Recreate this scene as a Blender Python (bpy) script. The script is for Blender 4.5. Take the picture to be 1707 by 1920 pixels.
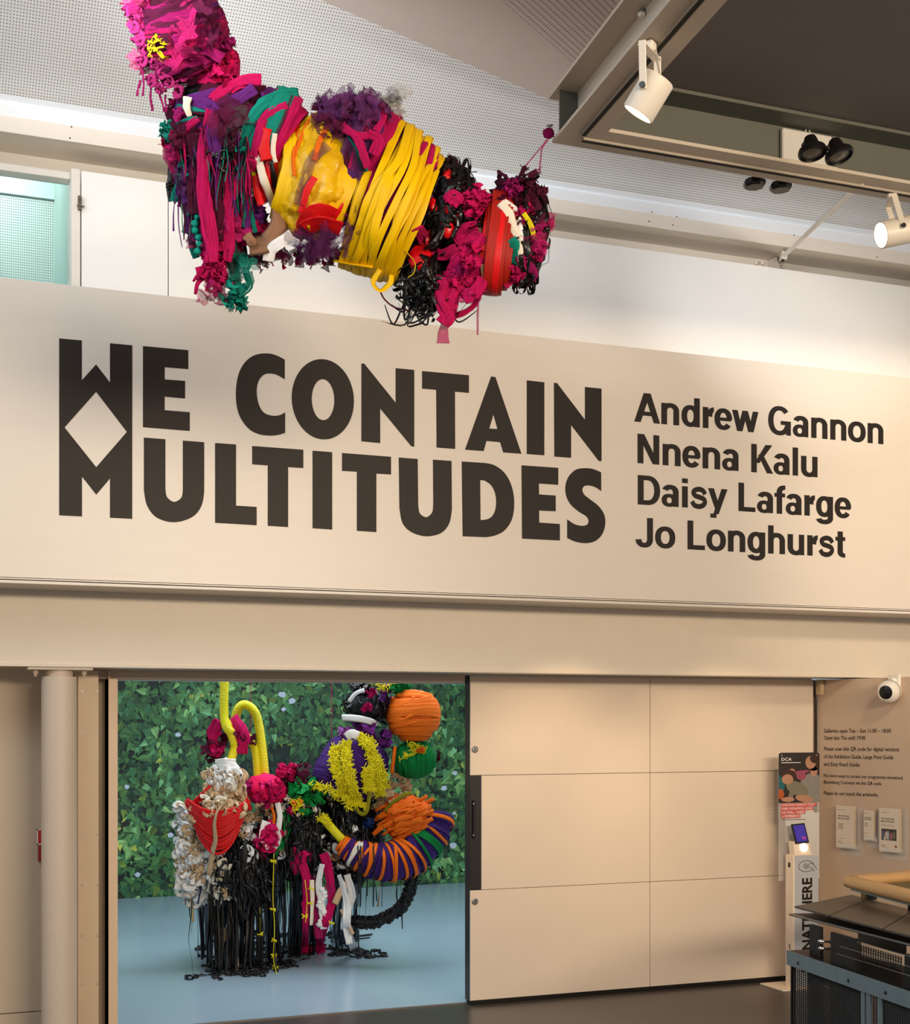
import bpy, math, random
from mathutils import Vector, noise, geometry
for o in list(bpy.data.objects): bpy.data.objects.remove(o)
PI = math.pi
# ---------------------------------------------------------------- camera
F, CX, HY, H = 2600.0, 853.5, 1350.0, 2.25        # focal length in px, principal point, eye height (image 1707 x 1920)
CA, SA = .9313, .3643                              # wall direction against the view direction
scene = bpy.context.scene
COL = scene.collection
cam_d = bpy.data.cameras.new('camera'); cam = bpy.data.objects.new('camera', cam_d); COL.objects.link(cam)
cam_d.sensor_fit = 'HORIZONTAL'; cam_d.sensor_width = 36; cam_d.lens = F/1707*36
cam_d.shift_y = (HY-960)/1707; cam_d.clip_end = 200
cam.location = (0, 0, H); cam.rotation_euler = (PI/2, 0, -math.atan2(SA, CA))
scene.camera = cam
# ---------------------------------------------------------------- world, lights, exposure
scene.view_settings.view_transform = 'Standard'; scene.view_settings.look = 'None'
scene.view_settings.exposure = 0.0; scene.view_settings.gamma = 1; scene.view_settings.use_curve_mapping = False
w = bpy.data.worlds.new('world'); scene.world = w; w.use_nodes = True
w.node_tree.nodes['Background'].inputs[0].default_value = (1, .96, .93, 1)
w.node_tree.nodes['Background'].inputs[1].default_value = .42

def ray(x, y):
    xr = (x-CX)/F; return (xr*CA+SA, -xr*SA+CA, -(y-HY)/F)
def P(x, y, Y):
    r = ray(x, y); return Vector((r[0]*Y, r[1]*Y, H+r[2]*Y))
def onv(x, y, v):
    return P(x, y, v/ray(x, y)[1])
def onz(x, y, z):
    return P(x, y, (z-H)/ray(x, y)[2])
def U(x, v): return onv(x, 1000, v).x
WC = Vector((7.33, 10.14, 0)); WD = Vector((.165, -.986, 0))   # right wall: corner and direction
def onr(x, y, off=0):                                          # a pixel on the right wall (off = distance in front of it)
    n = Vector((WD.y, -WD.x, 0)); c = WC + n*off; r = Vector(ray(x, y))
    return Vector((0, 0, H)) + r*(c.dot(n)/r.dot(n))

def light(kind, name, loc, target, power, color, size=.3, size_y=None, spot=None, blend=.6):
    d = bpy.data.lights.new(name, kind); d.energy = power; d.color = color
    if kind == 'AREA':
        d.size = size
        if size_y: d.shape = 'RECTANGLE'; d.size_y = size_y
    else: d.shadow_soft_size = size
    if kind == 'SPOT': d.spot_size = math.radians(spot); d.spot_blend = blend
    o = bpy.data.objects.new(name, d); COL.objects.link(o); o.location = loc
    o.rotation_euler = (Vector(target)-Vector(loc)).to_track_quat('-Z', 'Y').to_euler()
    return o
WARM = (1, .80, .58); COOL = (.85, .93, 1)
# roof glazing of the hall (cool daylight) and an added warm fill behind the camera, then high washers
light('AREA', 'rooflight', (-3.0, 4.0, 8.2), (4.5, 9.6, 5.2), 210, COOL, 5, 2.5)
light('AREA', 'hall_fill', (4.6, -2.6, 4.5), (5.0, 10.0, 3.2), 760, WARM, 6, .8)
light('AREA', 'high_washers', (3.5, 6.95, 8.0), (4.3, 10.2, 1.6), 230, WARM, 8, .2)
light('SPOT', 'sign_spot', (6.0, 5.2, 5.0), (8.2, 9.3, 3.7), 420, WARM, .25, spot=60, blend=1)
light('SPOT', 'door_spot', (4.72, 8.4, 2.92), (4.75, 10.14, 1.35), 72, (1, .72, .42), .05, spot=72, blend=.9)
light('SPOT', 'door_spot', (6.1, 8.4, 2.92), (6.15, 10.14, 1.35), 56, (1, .72, .42), .05, spot=72, blend=.9)
light('SPOT', 'panel_fill_spot', (5.6, 5.9, 5.0), (6.9, 9.9, 5.9), 360, (1, .97, .95), .15, spot=48, blend=1)  # added spots without fixtures, brightening the upper panels
light('SPOT', 'panel_fill_spot', (-.5, 4.5, 5.7), (4.4, 9.9, 6.0), 620, (1, .97, .95), .2, spot=34, blend=1)
light('SPOT', 'panel_fill_spot', (.6, 6.0, 5.4), (1.5, 9.9, 6.1), 200, (1, .97, .95), .2, spot=48, blend=1)
# gallery: diffused daylight ceiling
light('AREA', 'gallery_daylight', (4.4, 13.0, 4.7), (4.4, 13.8, 0), 430, (.80, .92, 1), 6, 4)
# daylight along the cornice; added spots and a bounce fill brighten the perforated boards
light('AREA', 'cornice_daylight', (4.0, 9.52, 6.30), (4.0, 9.9, 7.0), 1.6, COOL, 12, .05)
light('SPOT', 'ceiling_fill_spot', (-1.0, 6.8, 5.5), (3.6, 9.3, 6.85), 900, (.96, .97, 1), .3, spot=38, blend=1)
light('SPOT', 'ceiling_fill_spot', (-2.2, 6.6, 5.6), (1.0, 9.0, 6.9), 300, (.96, .97, 1), .3, spot=40, blend=1)
light('AREA', 'ceiling_bounce_fill', (-2.5, 6.5, 5.2), (3.6, 9.2, 6.8), 40, COOL, 2.5, 1.5)
# room behind the clerestory window
light('AREA', 'upper_room_daylight', (.0, 10.7, 6.6), (.0, 11.2, 4.8), 22, (.92, .97, 1), 1.5, .5)

# ---------------------------------------------------------------- materials
def s2l(c):
    return tuple((x/12.92 if x <= .04045 else ((x+.055)/1.055)**2.4) for x in [v/255 for v in c])
MATS = {}
def mat(name, rgb, rough=.6, metal=0, var=.06, vscale=6, bump=0, bscale=60, spec=.5, emit=0, alpha=None, streak=None, coat=0, trans=0, stretch=None):
    if name in MATS: return MATS[name]
    m = bpy.data.materials.new(name); m.use_nodes = True; MATS[name] = m
    nt = m.node_tree; N = nt.nodes; L = nt.links; b = N['Principled BSDF']
    c = s2l(rgb)
    b.inputs['Roughness'].default_value = rough; b.inputs['Metallic'].default_value = metal
    b.inputs['Specular IOR Level'].default_value = spec
    if coat: b.inputs['Coat Weight'].default_value = coat; b.inputs['Coat Roughness'].default_value = .15
    if trans: b.inputs['Transmission Weight'].default_value = trans
    tc = N.new('ShaderNodeTexCoord')
    vec = tc.outputs['UV'] if streak else tc.outputs['Object']
    mp = N.new('ShaderNodeMapping'); L.new(vec, mp.inputs[0])
    if streak: mp.inputs['Scale'].default_value = streak
    if stretch: mp.inputs['Scale'].default_value = stretch
    nz = N.new('ShaderNodeTexNoise'); nz.inputs['Scale'].default_value = vscale; nz.inputs['Detail'].default_value = 5
    L.new(mp.outputs[0], nz.inputs['Vector'])
    mx = N.new('ShaderNodeMix'); mx.data_type = 'RGBA'
    mx.inputs[6].default_value = tuple(max(0, v*(1-var*2)) for v in c)+(1,)
    mx.inputs[7].default_value = tuple(min(1, v*(1+var*2)) for v in c)+(1,)
    L.new(nz.outputs['Fac'], mx.inputs[0]); L.new(mx.outputs[2], b.inputs['Base Color'])
    if bump:
        n2 = N.new('ShaderNodeTexNoise'); n2.inputs['Scale'].default_value = bscale; n2.inputs['Detail'].default_value = 4
        L.new(mp.outputs[0], n2.inputs['Vector'])
        bp = N.new('ShaderNodeBump'); bp.inputs['Strength'].default_value = bump; bp.inputs['Distance'].default_value = .01
        L.new(n2.outputs['Fac'], bp.inputs['Height']); L.new(bp.outputs[0], b.inputs['Normal'])
    if emit: b.inputs['Emission Color'].default_value = c+(1,); b.inputs['Emission Strength'].default_value = emit
    if alpha is not None:
        n3 = N.new('ShaderNodeTexNoise'); n3.inputs['Scale'].default_value = 9; L.new(mp.outputs[0], n3.inputs['Vector'])
        mr = N.new('ShaderNodeMapRange'); mr.inputs[1].default_value = .3; mr.inputs[2].default_value = .7
        mr.inputs[3].default_value = alpha*.55; mr.inputs[4].default_value = min(1, alpha*1.4)
        L.new(n3.outputs['Fac'], mr.inputs[0]); L.new(mr.outputs[0], b.inputs['Alpha'])
    return m

# ---------------------------------------------------------------- mesh builder
class MB:
    def __init__(s): s.v = []; s.f = []; s.uv = {}; s.mi = []; s.smooth = False
    def add(s, vs, fs, uvs=None, mi=0):
        b = len(s.v); s.v += [Vector(p) for p in vs]
        for k, f in enumerate(fs):
            if uvs: s.uv[len(s.f)] = uvs[k]
            s.f.append([b+i for i in f]); s.mi.append(mi)
        return s
    def box(s, x0, x1, y0, y1, z0, z1, mi=0, bev=0):
        if bev:
            return s.obox(Vector(((x0+x1)/2, (y0+y1)/2, (z0+z1)/2)), Vector((1,0,0)), Vector((0,1,0)), Vector((0,0,1)), x1-x0, y1-y0, z1-z0, mi, bev)
        vs = [(x, y, z) for z in (z0, z1) for y in (y0, y1) for x in (x0, x1)]
        return s.add(vs, [(0,2,3,1),(4,5,7,6),(0,1,5,4),(2,6,7,3),(0,4,6,2),(1,3,7,5)], mi=mi)
    def obox(s, c, ex, ey, ez, lx, ly, lz, mi=0, bev=0):
        c = Vector(c); hx, hy, hz = lx/2, ly/2, lz/2
        if not bev:
            vs = [c+ex*(a*hx)+ey*(b*hy)+ez*(d*hz) for d in (-1,1) for b in (-1,1) for a in (-1,1)]
            return s.add(vs, [(0,2,3,1),(4,5,7,6),(0,1,5,4),(2,6,7,3),(0,4,6,2),(1,3,7,5)], mi=mi)
        bv = min(bev, hx*.9, hy*.9, hz*.9)       # chamfered box: octagonal rings along ez
        def ringp(sx, sy):
            return [(-sx+bv,-sy),(sx-bv,-sy),(sx,-sy+bv),(sx,sy-bv),(sx-bv,sy),(-sx+bv,sy),(-sx,sy-bv),(-sx,-sy+bv)]
        vs = []
        for (k, sh) in ((-hz, bv*.6), (-hz+bv, 0), (hz-bv, 0), (hz, bv*.6)):
            vs += [c+ex*(p*(1-sh/hx))+ey*(q*(1-sh/hy))+ez*k for p, q in ringp(hx, hy)]
        fs = [tuple(range(7,-1,-1)), tuple(range(24,32))]
        for r in range(3):
            for i in range(8):
                j = (i+1) % 8; fs.append((r*8+i, r*8+j, r*8+8+j, r*8+8+i))
        return s.add(vs, fs, mi=mi)
    def prism(s, pts, n, t, mi=0, holes=None):      # closed polygon(s) extruded by n*t
        loops = [[Vector(p) for p in pts]]+[[Vector(p) for p in h] for h in (holes or [])]
        flat = [p for l in loops for p in l]; k = len(flat); nv = Vector(n)*t
        tri = geometry.tessellate_polygon(loops)
        fs = [tuple(t_) for t_ in tri]+[tuple(i+k for i in reversed(t_)) for t_ in tri]
        o = 0
        for l in loops:
            for i in range(len(l)):
                j = (i+1) % len(l); fs.append((o+i, o+j, o+j+k, o+i+k))
            o += len(l)
        return s.add(flat+[p+nv for p in flat], fs, mi=mi)
    def cyl(s, p0, p1, r, n=12, r1=None, cap=True, mi=0):
        p0 = Vector(p0); p1 = Vector(p1); a = (p1-p0).normalized()
        e = a.orthogonal().normalized(); g = a.cross(e); r1 = r if r1 is None else r1
        vs = []
        for (p, rr) in ((p0, r), (p1, r1)):
            vs += [p+(e*math.cos(2*PI*i/n)+g*math.sin(2*PI*i/n))*rr for i in range(n)]
        fs = [(i, (i+1) % n, n+(i+1) % n, n+i) for i in range(n)]
        if cap: fs += [tuple(range(n-1,-1,-1)), tuple(range(n, 2*n))]
        return s.add(vs, fs, mi=mi)
    def lathe(s, c, axis, prof, n=24, mi=0):          # prof: (radius, along)
        c = Vector(c); a = Vector(axis).normalized(); e = a.orthogonal().normalized(); g = a.cross(e); vs = []
        for (r, h) in prof: vs += [c+a*h+(e*math.cos(2*PI*i/n)+g*math.sin(2*PI*i/n))*r for i in range(n)]
        fs = []
        for k in range(len(prof)-1):
            for i in range(n):
                j = (i+1) % n; fs.append((k*n+i, k*n+j, (k+1)*n+j, (k+1)*n+i))
        return s.add(vs, fs, mi=mi)
    def tube(s, pts, r, n=8, mi=0, cap=True):
        pts = [Vector(p) for p in pts]; vs = []; k = len(pts); e = None
        for i, p in enumerate(pts):
            t = (pts[min(i+1, k-1)]-pts[max(i-1, 0)]).normalized()
            if e is None: e = t.orthogonal().normalized()
            e = (e-t*e.dot(t)); e = e.normalized() if e.length > 1e-6 else t.orthogonal().normalized(); g = t.cross(e)
            rr = r[i] if isinstance(r, (list, tuple)) else r
            vs += [p+(e*math.cos(2*PI*j/n)+g*math.sin(2*PI*j/n))*rr for j in range(n)]
        fs = [(i*n+j, i*n+(j+1) % n, (i+1)*n+(j+1) % n, (i+1)*n+j) for i in range(k-1) for j in range(n)]
        if cap: fs += [tuple(range(n-1,-1,-1)), tuple(range((k-1)*n, k*n))]
        return s.add(vs, fs, mi=mi)
    def build(s, name, mats, parent=None, smooth=None):
        if not isinstance(mats, (list, tuple)): mats = [mats]
        if parent is not None: L = Vector(parent['wloc'])
        else:
            mn = Vector([min(p[i] for p in s.v) for i in range(3)]); mx = Vector([max(p[i] for p in s.v) for i in range(3)])
            L = Vector(((mn.x+mx.x)/2, (mn.y+mx.y)/2, mn.z))
        me = bpy.data.meshes.new(name); me.from_pydata([p-L for p in s.v], [], s.f)
        for m in mats: me.materials.append(m)
        if len(mats) > 1: me.polygons.foreach_set('material_index', s.mi)
        if s.uv:
            ul = me.uv_layers.new(name='uv').data
            for pi, p in enumerate(me.polygons):
                if pi in s.uv:
                    for li, q in zip(p.loop_indices, s.uv[pi]): ul[li].uv = q
        if (s.smooth if smooth is None else smooth):
            me.shade_smooth()
            if smooth == 'auto' :
                me.set_sharp_from_angle(angle=math.radians(35))
        o = bpy.data.objects.new(name, me); COL.objects.link(o)
        o['wloc'] = tuple(L)
        if parent is not None: o.parent = parent; o.location = (0, 0, 0); 
        else: o.location = L
        return o
def tag(o, label=None, cat=None, group=None, kind=None):
    for k, v in (('label', label), ('category', cat), ('group', group), ('kind', kind)):
        if v: o[k] = v
    return o
def thing(name, loc, label=None, cat=None, group=None, kind=None):
    o = bpy.data.objects.new(name, None); COL.objects.link(o); o.location = loc; o['wloc'] = tuple(loc); o.empty_display_size = .1
    return tag(o, label, cat, group, kind)
def struct(name, mb, m, parent=None, smooth=None):
    o = mb.build(name, m, parent, smooth)
    if parent is None: o['kind'] = 'structure'
    return o
def sub(name, mb, m, part, smooth=None):      # sub-part: parent is a mesh part whose local frame equals its thing's
    return mb.build(name, m, part, smooth)
# ================================================================= SETTING
WC = Vector((7.37, 10.14, 0))
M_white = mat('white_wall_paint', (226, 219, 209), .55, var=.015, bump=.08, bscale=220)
M_sign = mat('sign_panel_paint', (226, 216, 203), .32, var=.015, vscale=2, bump=.05, bscale=90, stretch=(1, 1, 14))
M_beam = mat('beam_paint', (224, 212, 194), .45, var=.02, bump=.05, bscale=120)
M_panel = mat('upper_panel_paint', (240, 238, 234), .45, var=.01)
M_door = mat('door_paint', (224, 208, 190), .5, var=.02, vscale=3, bump=.05, bscale=200)
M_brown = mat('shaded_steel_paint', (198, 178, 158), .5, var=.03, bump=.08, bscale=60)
M_black = mat('black_edge', (34, 32, 31), .45, var=.15, vscale=20)
M_dark = mat('dark_gap', (22, 19, 17), .8)
M_left = mat('left_wall_shade_paint', (196, 178, 154), .6, var=.03, vscale=1.5, bump=.06, bscale=120)  # shade under the beam is put into this darker base colour
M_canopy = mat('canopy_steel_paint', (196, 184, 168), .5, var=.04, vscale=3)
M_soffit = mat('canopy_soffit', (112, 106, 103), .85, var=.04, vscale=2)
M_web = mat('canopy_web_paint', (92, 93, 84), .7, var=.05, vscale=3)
M_ceil2 = mat('pinkish_ceiling_paint', (205, 190, 182), .8, var=.02)
M_steel = mat('galvanised_steel', (150, 150, 148), .4, metal=.8)
M_wh = mat('white_enamel', (236, 230, 218), .35, var=.01)
M_blackp = mat('black_plastic', (16, 15, 15), .35, var=.1)

def holes_mat(name, rgb, su, sv, rad=.2, dark=.25):
    m = mat(name, rgb, .75, var=.01); nt = m.node_tree; N = nt.nodes; L = nt.links; b = N['Principled BSDF']
    tc = N.new('ShaderNodeTexCoord'); mp = N.new('ShaderNodeMapping'); mp.inputs['Scale'].default_value = (1/su, 1/sv, 1)
    L.new(tc.outputs['UV'], mp.inputs[0])
    vo = N.new('ShaderNodeTexVoronoi'); vo.voronoi_dimensions = '2D'; vo.inputs['Randomness'].default_value = 0; vo.inputs['Scale'].default_value = 1
    L.new(mp.outputs[0], vo.inputs['Vector'])
    mr = N.new('ShaderNodeMapRange'); mr.inputs[1].default_value = rad; mr.inputs[2].default_value = rad+.08
    mr.inputs[3].default_value = dark; mr.inputs[4].default_value = 1; L.new(vo.outputs['Distance'], mr.inputs[0])
    mx = N.new('ShaderNodeMix'); mx.data_type = 'RGBA'; mx.blend_type = 'MULTIPLY'; mx.inputs[0].default_value = 1
    old = b.inputs['Base Color'].links[0].from_socket
    L.new(old, mx.inputs[6]); L.new(mr.outputs[0], mx.inputs[7]); L.new(mx.outputs[2], b.inputs['Base Color'])
    return m
M_perf = holes_mat('perforated_ceiling_board', (214, 212, 208), .019, .025, .17, .22)
M_perf2 = holes_mat('perforated_soffit_board', (205, 190, 182), .026, .040, .16, .2)
M_perf3 = holes_mat('perforated_board_behind_glass', (214, 222, 220), .016, .020, .2, .2)

def floor_mat(name, rgb, rough, var, vs, coat=0):
    m = mat(name, rgb, rough, var=var, vscale=vs, bump=.04, bscale=8)
    N = m.node_tree.nodes; L = m.node_tree.links
    n = N.new('ShaderNodeTexNoise'); n.inputs['Scale'].default_value = 3; n.inputs['Detail'].default_value = 6
    mr = N.new('ShaderNodeMapRange'); mr.inputs[3].default_value = rough*.7; mr.inputs[4].default_value = rough*1.4
    L.new(n.outputs['Fac'], mr.inputs[0]); L.new(mr.outputs[0], N['Principled BSDF'].inputs['Roughness'])
    return m
M_floor = floor_mat('polished_dark_concrete', (64, 58, 55), .3, .14, 1.6)
M_gfloor = floor_mat('pale_gallery_concrete', (152, 172, 186), .20, .03, 1.2)

struct('floor', MB().box(-6, 14, -4, 10.235, -.1, 0), M_floor)
struct('floor', MB().box(-4, 13, 10.235, 18.2, -.1, .002), M_gfloor)
struct('trim_1', MB().box(1.35, 4.1, 10.215, 10.245, -.02, .006), mat('threshold_strip', (120, 112, 104), .4, metal=.6))
# gallery shell
M_gwall = mat('gallery_white_paint', (226, 228, 228), .7, var=.01)
struct('wall_gallery_back', MB().box(-4, 13, 17.83, 18.0, 0, 5), M_gwall)
struct('wall_gallery_left', MB().box(-.9, -.7, 10.6, 17.83, 0, 5), M_gwall)
struct('wall_gallery_right', MB().box(11, 11.2, 10.6, 17.83, 0, 5), M_gwall)
struct('ceiling', MB().box(-.9, 11.2, 10.6, 18, 4.9, 5.0), M_gwall)
# wall between hall and gallery (above and beside the opening)
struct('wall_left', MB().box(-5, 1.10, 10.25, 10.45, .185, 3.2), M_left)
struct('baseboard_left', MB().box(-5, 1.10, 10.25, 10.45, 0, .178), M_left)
struct('wall_front', MB().box(1.10, 7.4, 10.27, 10.45, 2.54, 3.3).box(4.25, 7.6, 10.27, 10.45, 0, 2.54), M_white)
# recessed head over the opening, seen as a thin strip below the beam
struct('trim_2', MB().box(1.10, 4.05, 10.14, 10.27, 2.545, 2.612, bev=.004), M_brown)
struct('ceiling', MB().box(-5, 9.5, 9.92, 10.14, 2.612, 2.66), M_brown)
# steel channel posts on the left of the opening
uA, uB, uC, uD = U(146, 10.06), U(185, 10.06), U(203.5, 10.1), U(221, 10.1)
tr = struct('trim_3', MB().box(uA, uB, 10.06, 10.10, 0, 2.6, bev=.003).box(uA, uA+.015, 10.10, 10.25, 0, 2.6).box(uB-.012, uB, 10.1, 10.3, 0, 2.6).box(uB-.012, uC+.012, 10.29, 10.31, 0, 2.6).box(uC, uC+.012, 10.1, 10.3, 0, 2.6)
            , mat('jamb_steel_paint', (214, 190, 160), .45, var=.03, bump=.08, bscale=40))
mb = MB()
for y in (1296, 1374, 1565, 1660, 1755, 1845):
    for x in (154, 186-4):
        p = onv(x, y, 10.06); mb.cyl(p, p+Vector((0, -.004, 0)), .006, 8)
struct('screw_heads', mb, M_steel, tr)
struct('trim_4', MB().box(uC, uD, 10.1, 10.45, 0, 2.545, bev=.003), mat('jamb_post_paint', (226, 198, 168), .45, var=.02))

# ---- main beam and sign board
tb = struct('trim_5', MB().box(-5, 11, 9.72, 9.92, 2.63, 3.25), M_beam)
struct('bottom_flange', MB().box(-5, 11, 9.705, 9.93, 2.61, 2.63), M_beam, tb)
sb = struct('wall_sign', MB().box(-5, 11, 9.30, 9.72, 3.165, 5.075), M_sign)
struct('lower_bead', MB().box(-5, 11, 9.288, 9.72, 3.125, 3.145, bev=.003).box(-5, 11, 9.293, 9.72, 3.152, 3.160), M_sign, sb)

# ---- clerestory: panels, beam above, window
pw = struct('wall_upper', MB().box(-5, 11, 9.97, 10.0, 3.0, 6.0) if False else MB().box(1.12, 11, 9.93, 9.96, 4.6, 6.0), M_dark)
u1, u2 = U(153, 9.9), U(316, 9.9)
struct('panel', MB().box(u1, u2-.003, 9.9, 9.93, 4.6, 6.06, bev=.003), M_panel, pw)
struct('panel', MB().box(u2+.003, 10.9, 9.9, 9.93, 4.6, 6.06, bev=.003), M_panel, pw)
hb = struct('trim_6', MB().box(-5, 11, 10.1, 10.13, 6.07, 6.3).box(u1-.02, 11, 10.1, 10.13, 5.4, 6.07), M_beam)
struct('flange', MB().box(-5, 11, 9.75, 10.1, 6.19, 6.205), M_beam, hb)
struct('fascia_board', MB().box(-5, 11, 9.735, 9.75, 6.185, 6.295, bev=.003), M_sign, hb)
mb = MB()
for (x, y) in ((134, 238), (131, 259), (1222, 398), (1217, 415), (1269, 406), (1262, 422), (1489, 441), (1645, 482), (1655, 452)):
    p = onv(x, y, 9.735); mb.cyl(p, p+Vector((0, -.004, 0)), .005, 8)
struct('screw_heads', mb, M_blackp, hb)
cz = 6.36
struct('trim_7', MB().prism([(0-5, 9.75, 6.295), (-5, 9.70, 6.36), (-5, 9.75, 6.40), (-5, 9.95, 6.36)], (1, 0, 0), 16), mat('cornice_white', (240, 243, 246), .6, var=.01))

# sloping perforated ceiling board rising towards the hall
sl = .45; z0, v0 = 6.375, 9.72
def onslope(x, y):
    r = Vector(ray(x, y)); Yd = (z0+sl*v0-H)/(r.z+sl*r.y); return Vector((0, 0, H))+r*Yd
def plane_uv(pts, eu, ew, o):
    return [((Vector(p)-o).dot(eu), (Vector(p)-o).dot(ew)) for p in pts]
ew = Vector((0, -1, sl)).normalized(); nn = Vector((0, sl, 1)).normalized(); o0 = Vector((0, v0, z0))
def slope_board(name, d0, d1, m, u0=-5, u1=11, lift=0):
    pts = [o0+Vector((u0, 0, 0))+ew*d0, o0+Vector((u1, 0, 0))+ew*d0, o0+Vector((u1, 0, 0))+ew*d1, o0+Vector((u0, 0, 0))+ew*d1]
    mb = MB(); b = [p+nn*.04 for p in pts]; uv = plane_uv(pts, Vector((1, 0, 0)), ew, o0)
    mb.add(pts, [(0, 3, 2, 1)], [[uv[0], uv[3], uv[2], uv[1]]]); mb.add(b, [(0, 1, 2, 3)])
    return mb
ob = slope_board('ceiling', .0, .07, M_ceil2).build('ceiling', mat('cornice_white', (240, 243, 246)))
ob['kind'] = 'structure'
ob = slope_board('ceiling', .07, 2.6, M_perf).build('ceiling', M_perf); ob['kind'] = 'structure'
# skewed lower ceiling (plain margin and perforated field)
Z2 = 6.55
a_, b_ = onz(601, 0, Z2), onz(1030, 186, Z2); d_ = (b_-a_).normalized()
A0, B0 = a_-d_*3.0, b_+d_*2.2; inn = Vector((d_.y, -d_.x, 0))
struct('ceiling', MB().prism([A0, B0, B0+inn*7, A0+inn*7], (0, 0, 1), .12), M_ceil2)
c_, e_ = onz(940, 0, Z2-.004), onz(1075, 118, Z2-.004); g_ = (e_-c_).normalized(); gi = Vector((g_.y, -g_.x, 0))
pts = [c_-g_*3, e_+g_*1.5, e_+g_*1.5+gi*4, c_-g_*3+gi*4]
mb = MB(); uv = plane_uv(pts, g_, gi, c_); mb.add(pts, [(0, 3, 2, 1)], [[uv[0], uv[3], uv[2], uv[1]]]); mb.add([p+Vector((0,0,.003)) for p in pts], [(0,1,2,3)])
ob = mb.build('ceiling', M_perf2); ob['kind'] = 'structure'

# window at the left end of the clerestory
gu0, gu1 = -3.5, U(128, 10.1)
M_glass = bpy.data.materials.new('green_tinted_glass'); M_glass.use_nodes = True
b = M_glass.node_tree.nodes['Principled BSDF']; b.inputs['Base Color'].default_value = s2l((216, 238, 236))+(1,)
b.inputs['Transmission Weight'].default_value = 1; b.inputs['Roughness'].default_value = .02; b.inputs['IOR'].default_value = 1.2
wn = struct('window_1', MB().box(gu1, U(152, 9.9)-.004, 9.9, 10.02, 4.6, 6.07, bev=.004).box(gu1, gu1+.03, 10.02, 10.13, 4.6, 6.07), M_white)
struct('head', MB().box(-5, gu1, 9.98, 10.1, 6.02, 6.07, bev=.004), M_white, wn)
gp = struct('pane', MB().box(-5, gu1, 10.09, 10.10, 4.6, 6.02), M_glass, wn)
mb = MB(); p = onv(149, 383, 9.9)
mb.box(p.x-.012, p.x+.012, 9.87, 9.9, p.z-.045, p.z+.05).cyl((p.x-.02, 9.875, p.z-.02), (p.x+.03, 9.86, p.z-.025), .005, 8).cyl((p.x, 9.86, p.z+.03), (p.x, 9.9, p.z+.03), .012, 10)
struct('latch', mb, mat('worn_metal', (110, 100, 90), .4, metal=.6), wn)
# room behind the window: bulkhead, reveal line, perforated wall, jamb
ur = U(102, 11.1)
struct('wall_upper_room', MB().box(-5, ur, 11.1, 11.15, onv(50, 372, 11.1).z+.02, 6.9), mat('upper_room_paint', (216, 228, 228), .6))
pz = onv(50, 372, 11.12).z
pts = [Vector((-5, 11.12, 4)), Vector((ur, 11.12, 4)), Vector((ur, 11.12, pz)), Vector((-5, 11.12, pz))]
mb = MB(); uv = [(p.x, p.z) for p in pts]; mb.add(pts, [(0, 1, 2, 3)], [uv]); mb.add([p+Vector((0,.02,0)) for p in pts], [(3,2,1,0)])
ob = mb.build('wall_upper_room_lower', M_perf3); ob['kind'] = 'structure'
struct('wall_upper_room_side', MB().box(ur, gu1+.02, 10.13, 11.2, 4, 7.0) if False else MB().prism([(gu1, 10.13, 4), (gu1+.2, 10.13, 4), (gu1+.2, 11.2, 4), (ur, 11.2, 4)], (0, 0, 1), 3), mat('upper_room_jamb', (176, 196, 186), .5))

# ---- right wall with the notices
n_r = Vector((WD.y, -WD.x, 0))
c0, c1 = WC, WC+WD*4.0
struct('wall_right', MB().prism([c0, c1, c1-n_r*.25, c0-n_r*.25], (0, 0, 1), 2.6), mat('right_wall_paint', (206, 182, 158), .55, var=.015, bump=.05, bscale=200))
struct('trim_8', MB().box(7.326, 7.40, 10.2, 10.26, 0, 2.6), mat('corner_gap_shade', (130, 110, 92), .6))  # the gap's shade is put into this strip's darker colour

# ================================================================= SLIDING DOOR
dL, dM, dR = U(882, 10.14), U(1219, 10.14), 7.326
zA, zB = .906, 1.812
dr = struct('door_1', MB().box(dL, dR, 10.15, 10.25, .03, 2.605), M_black)
struct('bottom_gap_strip', MB().box(dL, dR, 10.16, 10.22, .004, .03), M_dark, dr)  # dark strip painted in as the shaded gap below the door
for (x0, x1) in ((dL, dM-.002), (dM+.002, dR)):
    for k, (a, c) in enumerate(((.036, zA-.002), (zA+.002, zB-.002), (zB+.002, 2.603))):
        xx = x0
        if x0 == dL and k == 1: xx = U(903, 10.14)
        struct('panel', MB().box(xx, x1, 10.136, 10.15, a, c, bev=.002), M_door, dr)
hp = struct('handle_plate', MB().box(dL+.002, U(903, 10.14)-.002, 10.146, 10.15, zA+.004, zB-.004), mat('black_handle_plate', (20, 18, 18), .4), dr)
hu = U(889, 10.14)
tag(struct('pull_handle', MB().box(hu-.012, hu+.012, 10.12, 10.146, onv(889, 1572, 10.14).z, onv(889, 1500, 10.14).z, bev=.006), M_blackp, hp))
mb = MB()
for yy in (1507, 1566):
    p = onv(888, yy, 10.119); mb.cyl(p, p+Vector((0, -.003, 0)), .007, 8)
struct('screw_heads', mb, M_steel, hp)
for yy in (1405, 1690):
    p = onv(890.5, yy, 10.136)
    lk = struct('lock', MB().lathe(p, (0, -1, 0), [(.0, 0), (.027, 0), (.027, .006), (.018, .010), (.018, .007), (0, .007)], 20), M_steel, dr)
    struct('keyhole', MB().box(p.x-.004, p.x+.004, p.y-.0105, p.y-.006, p.z-.011, p.z+.011), M_blackp, lk)

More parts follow.
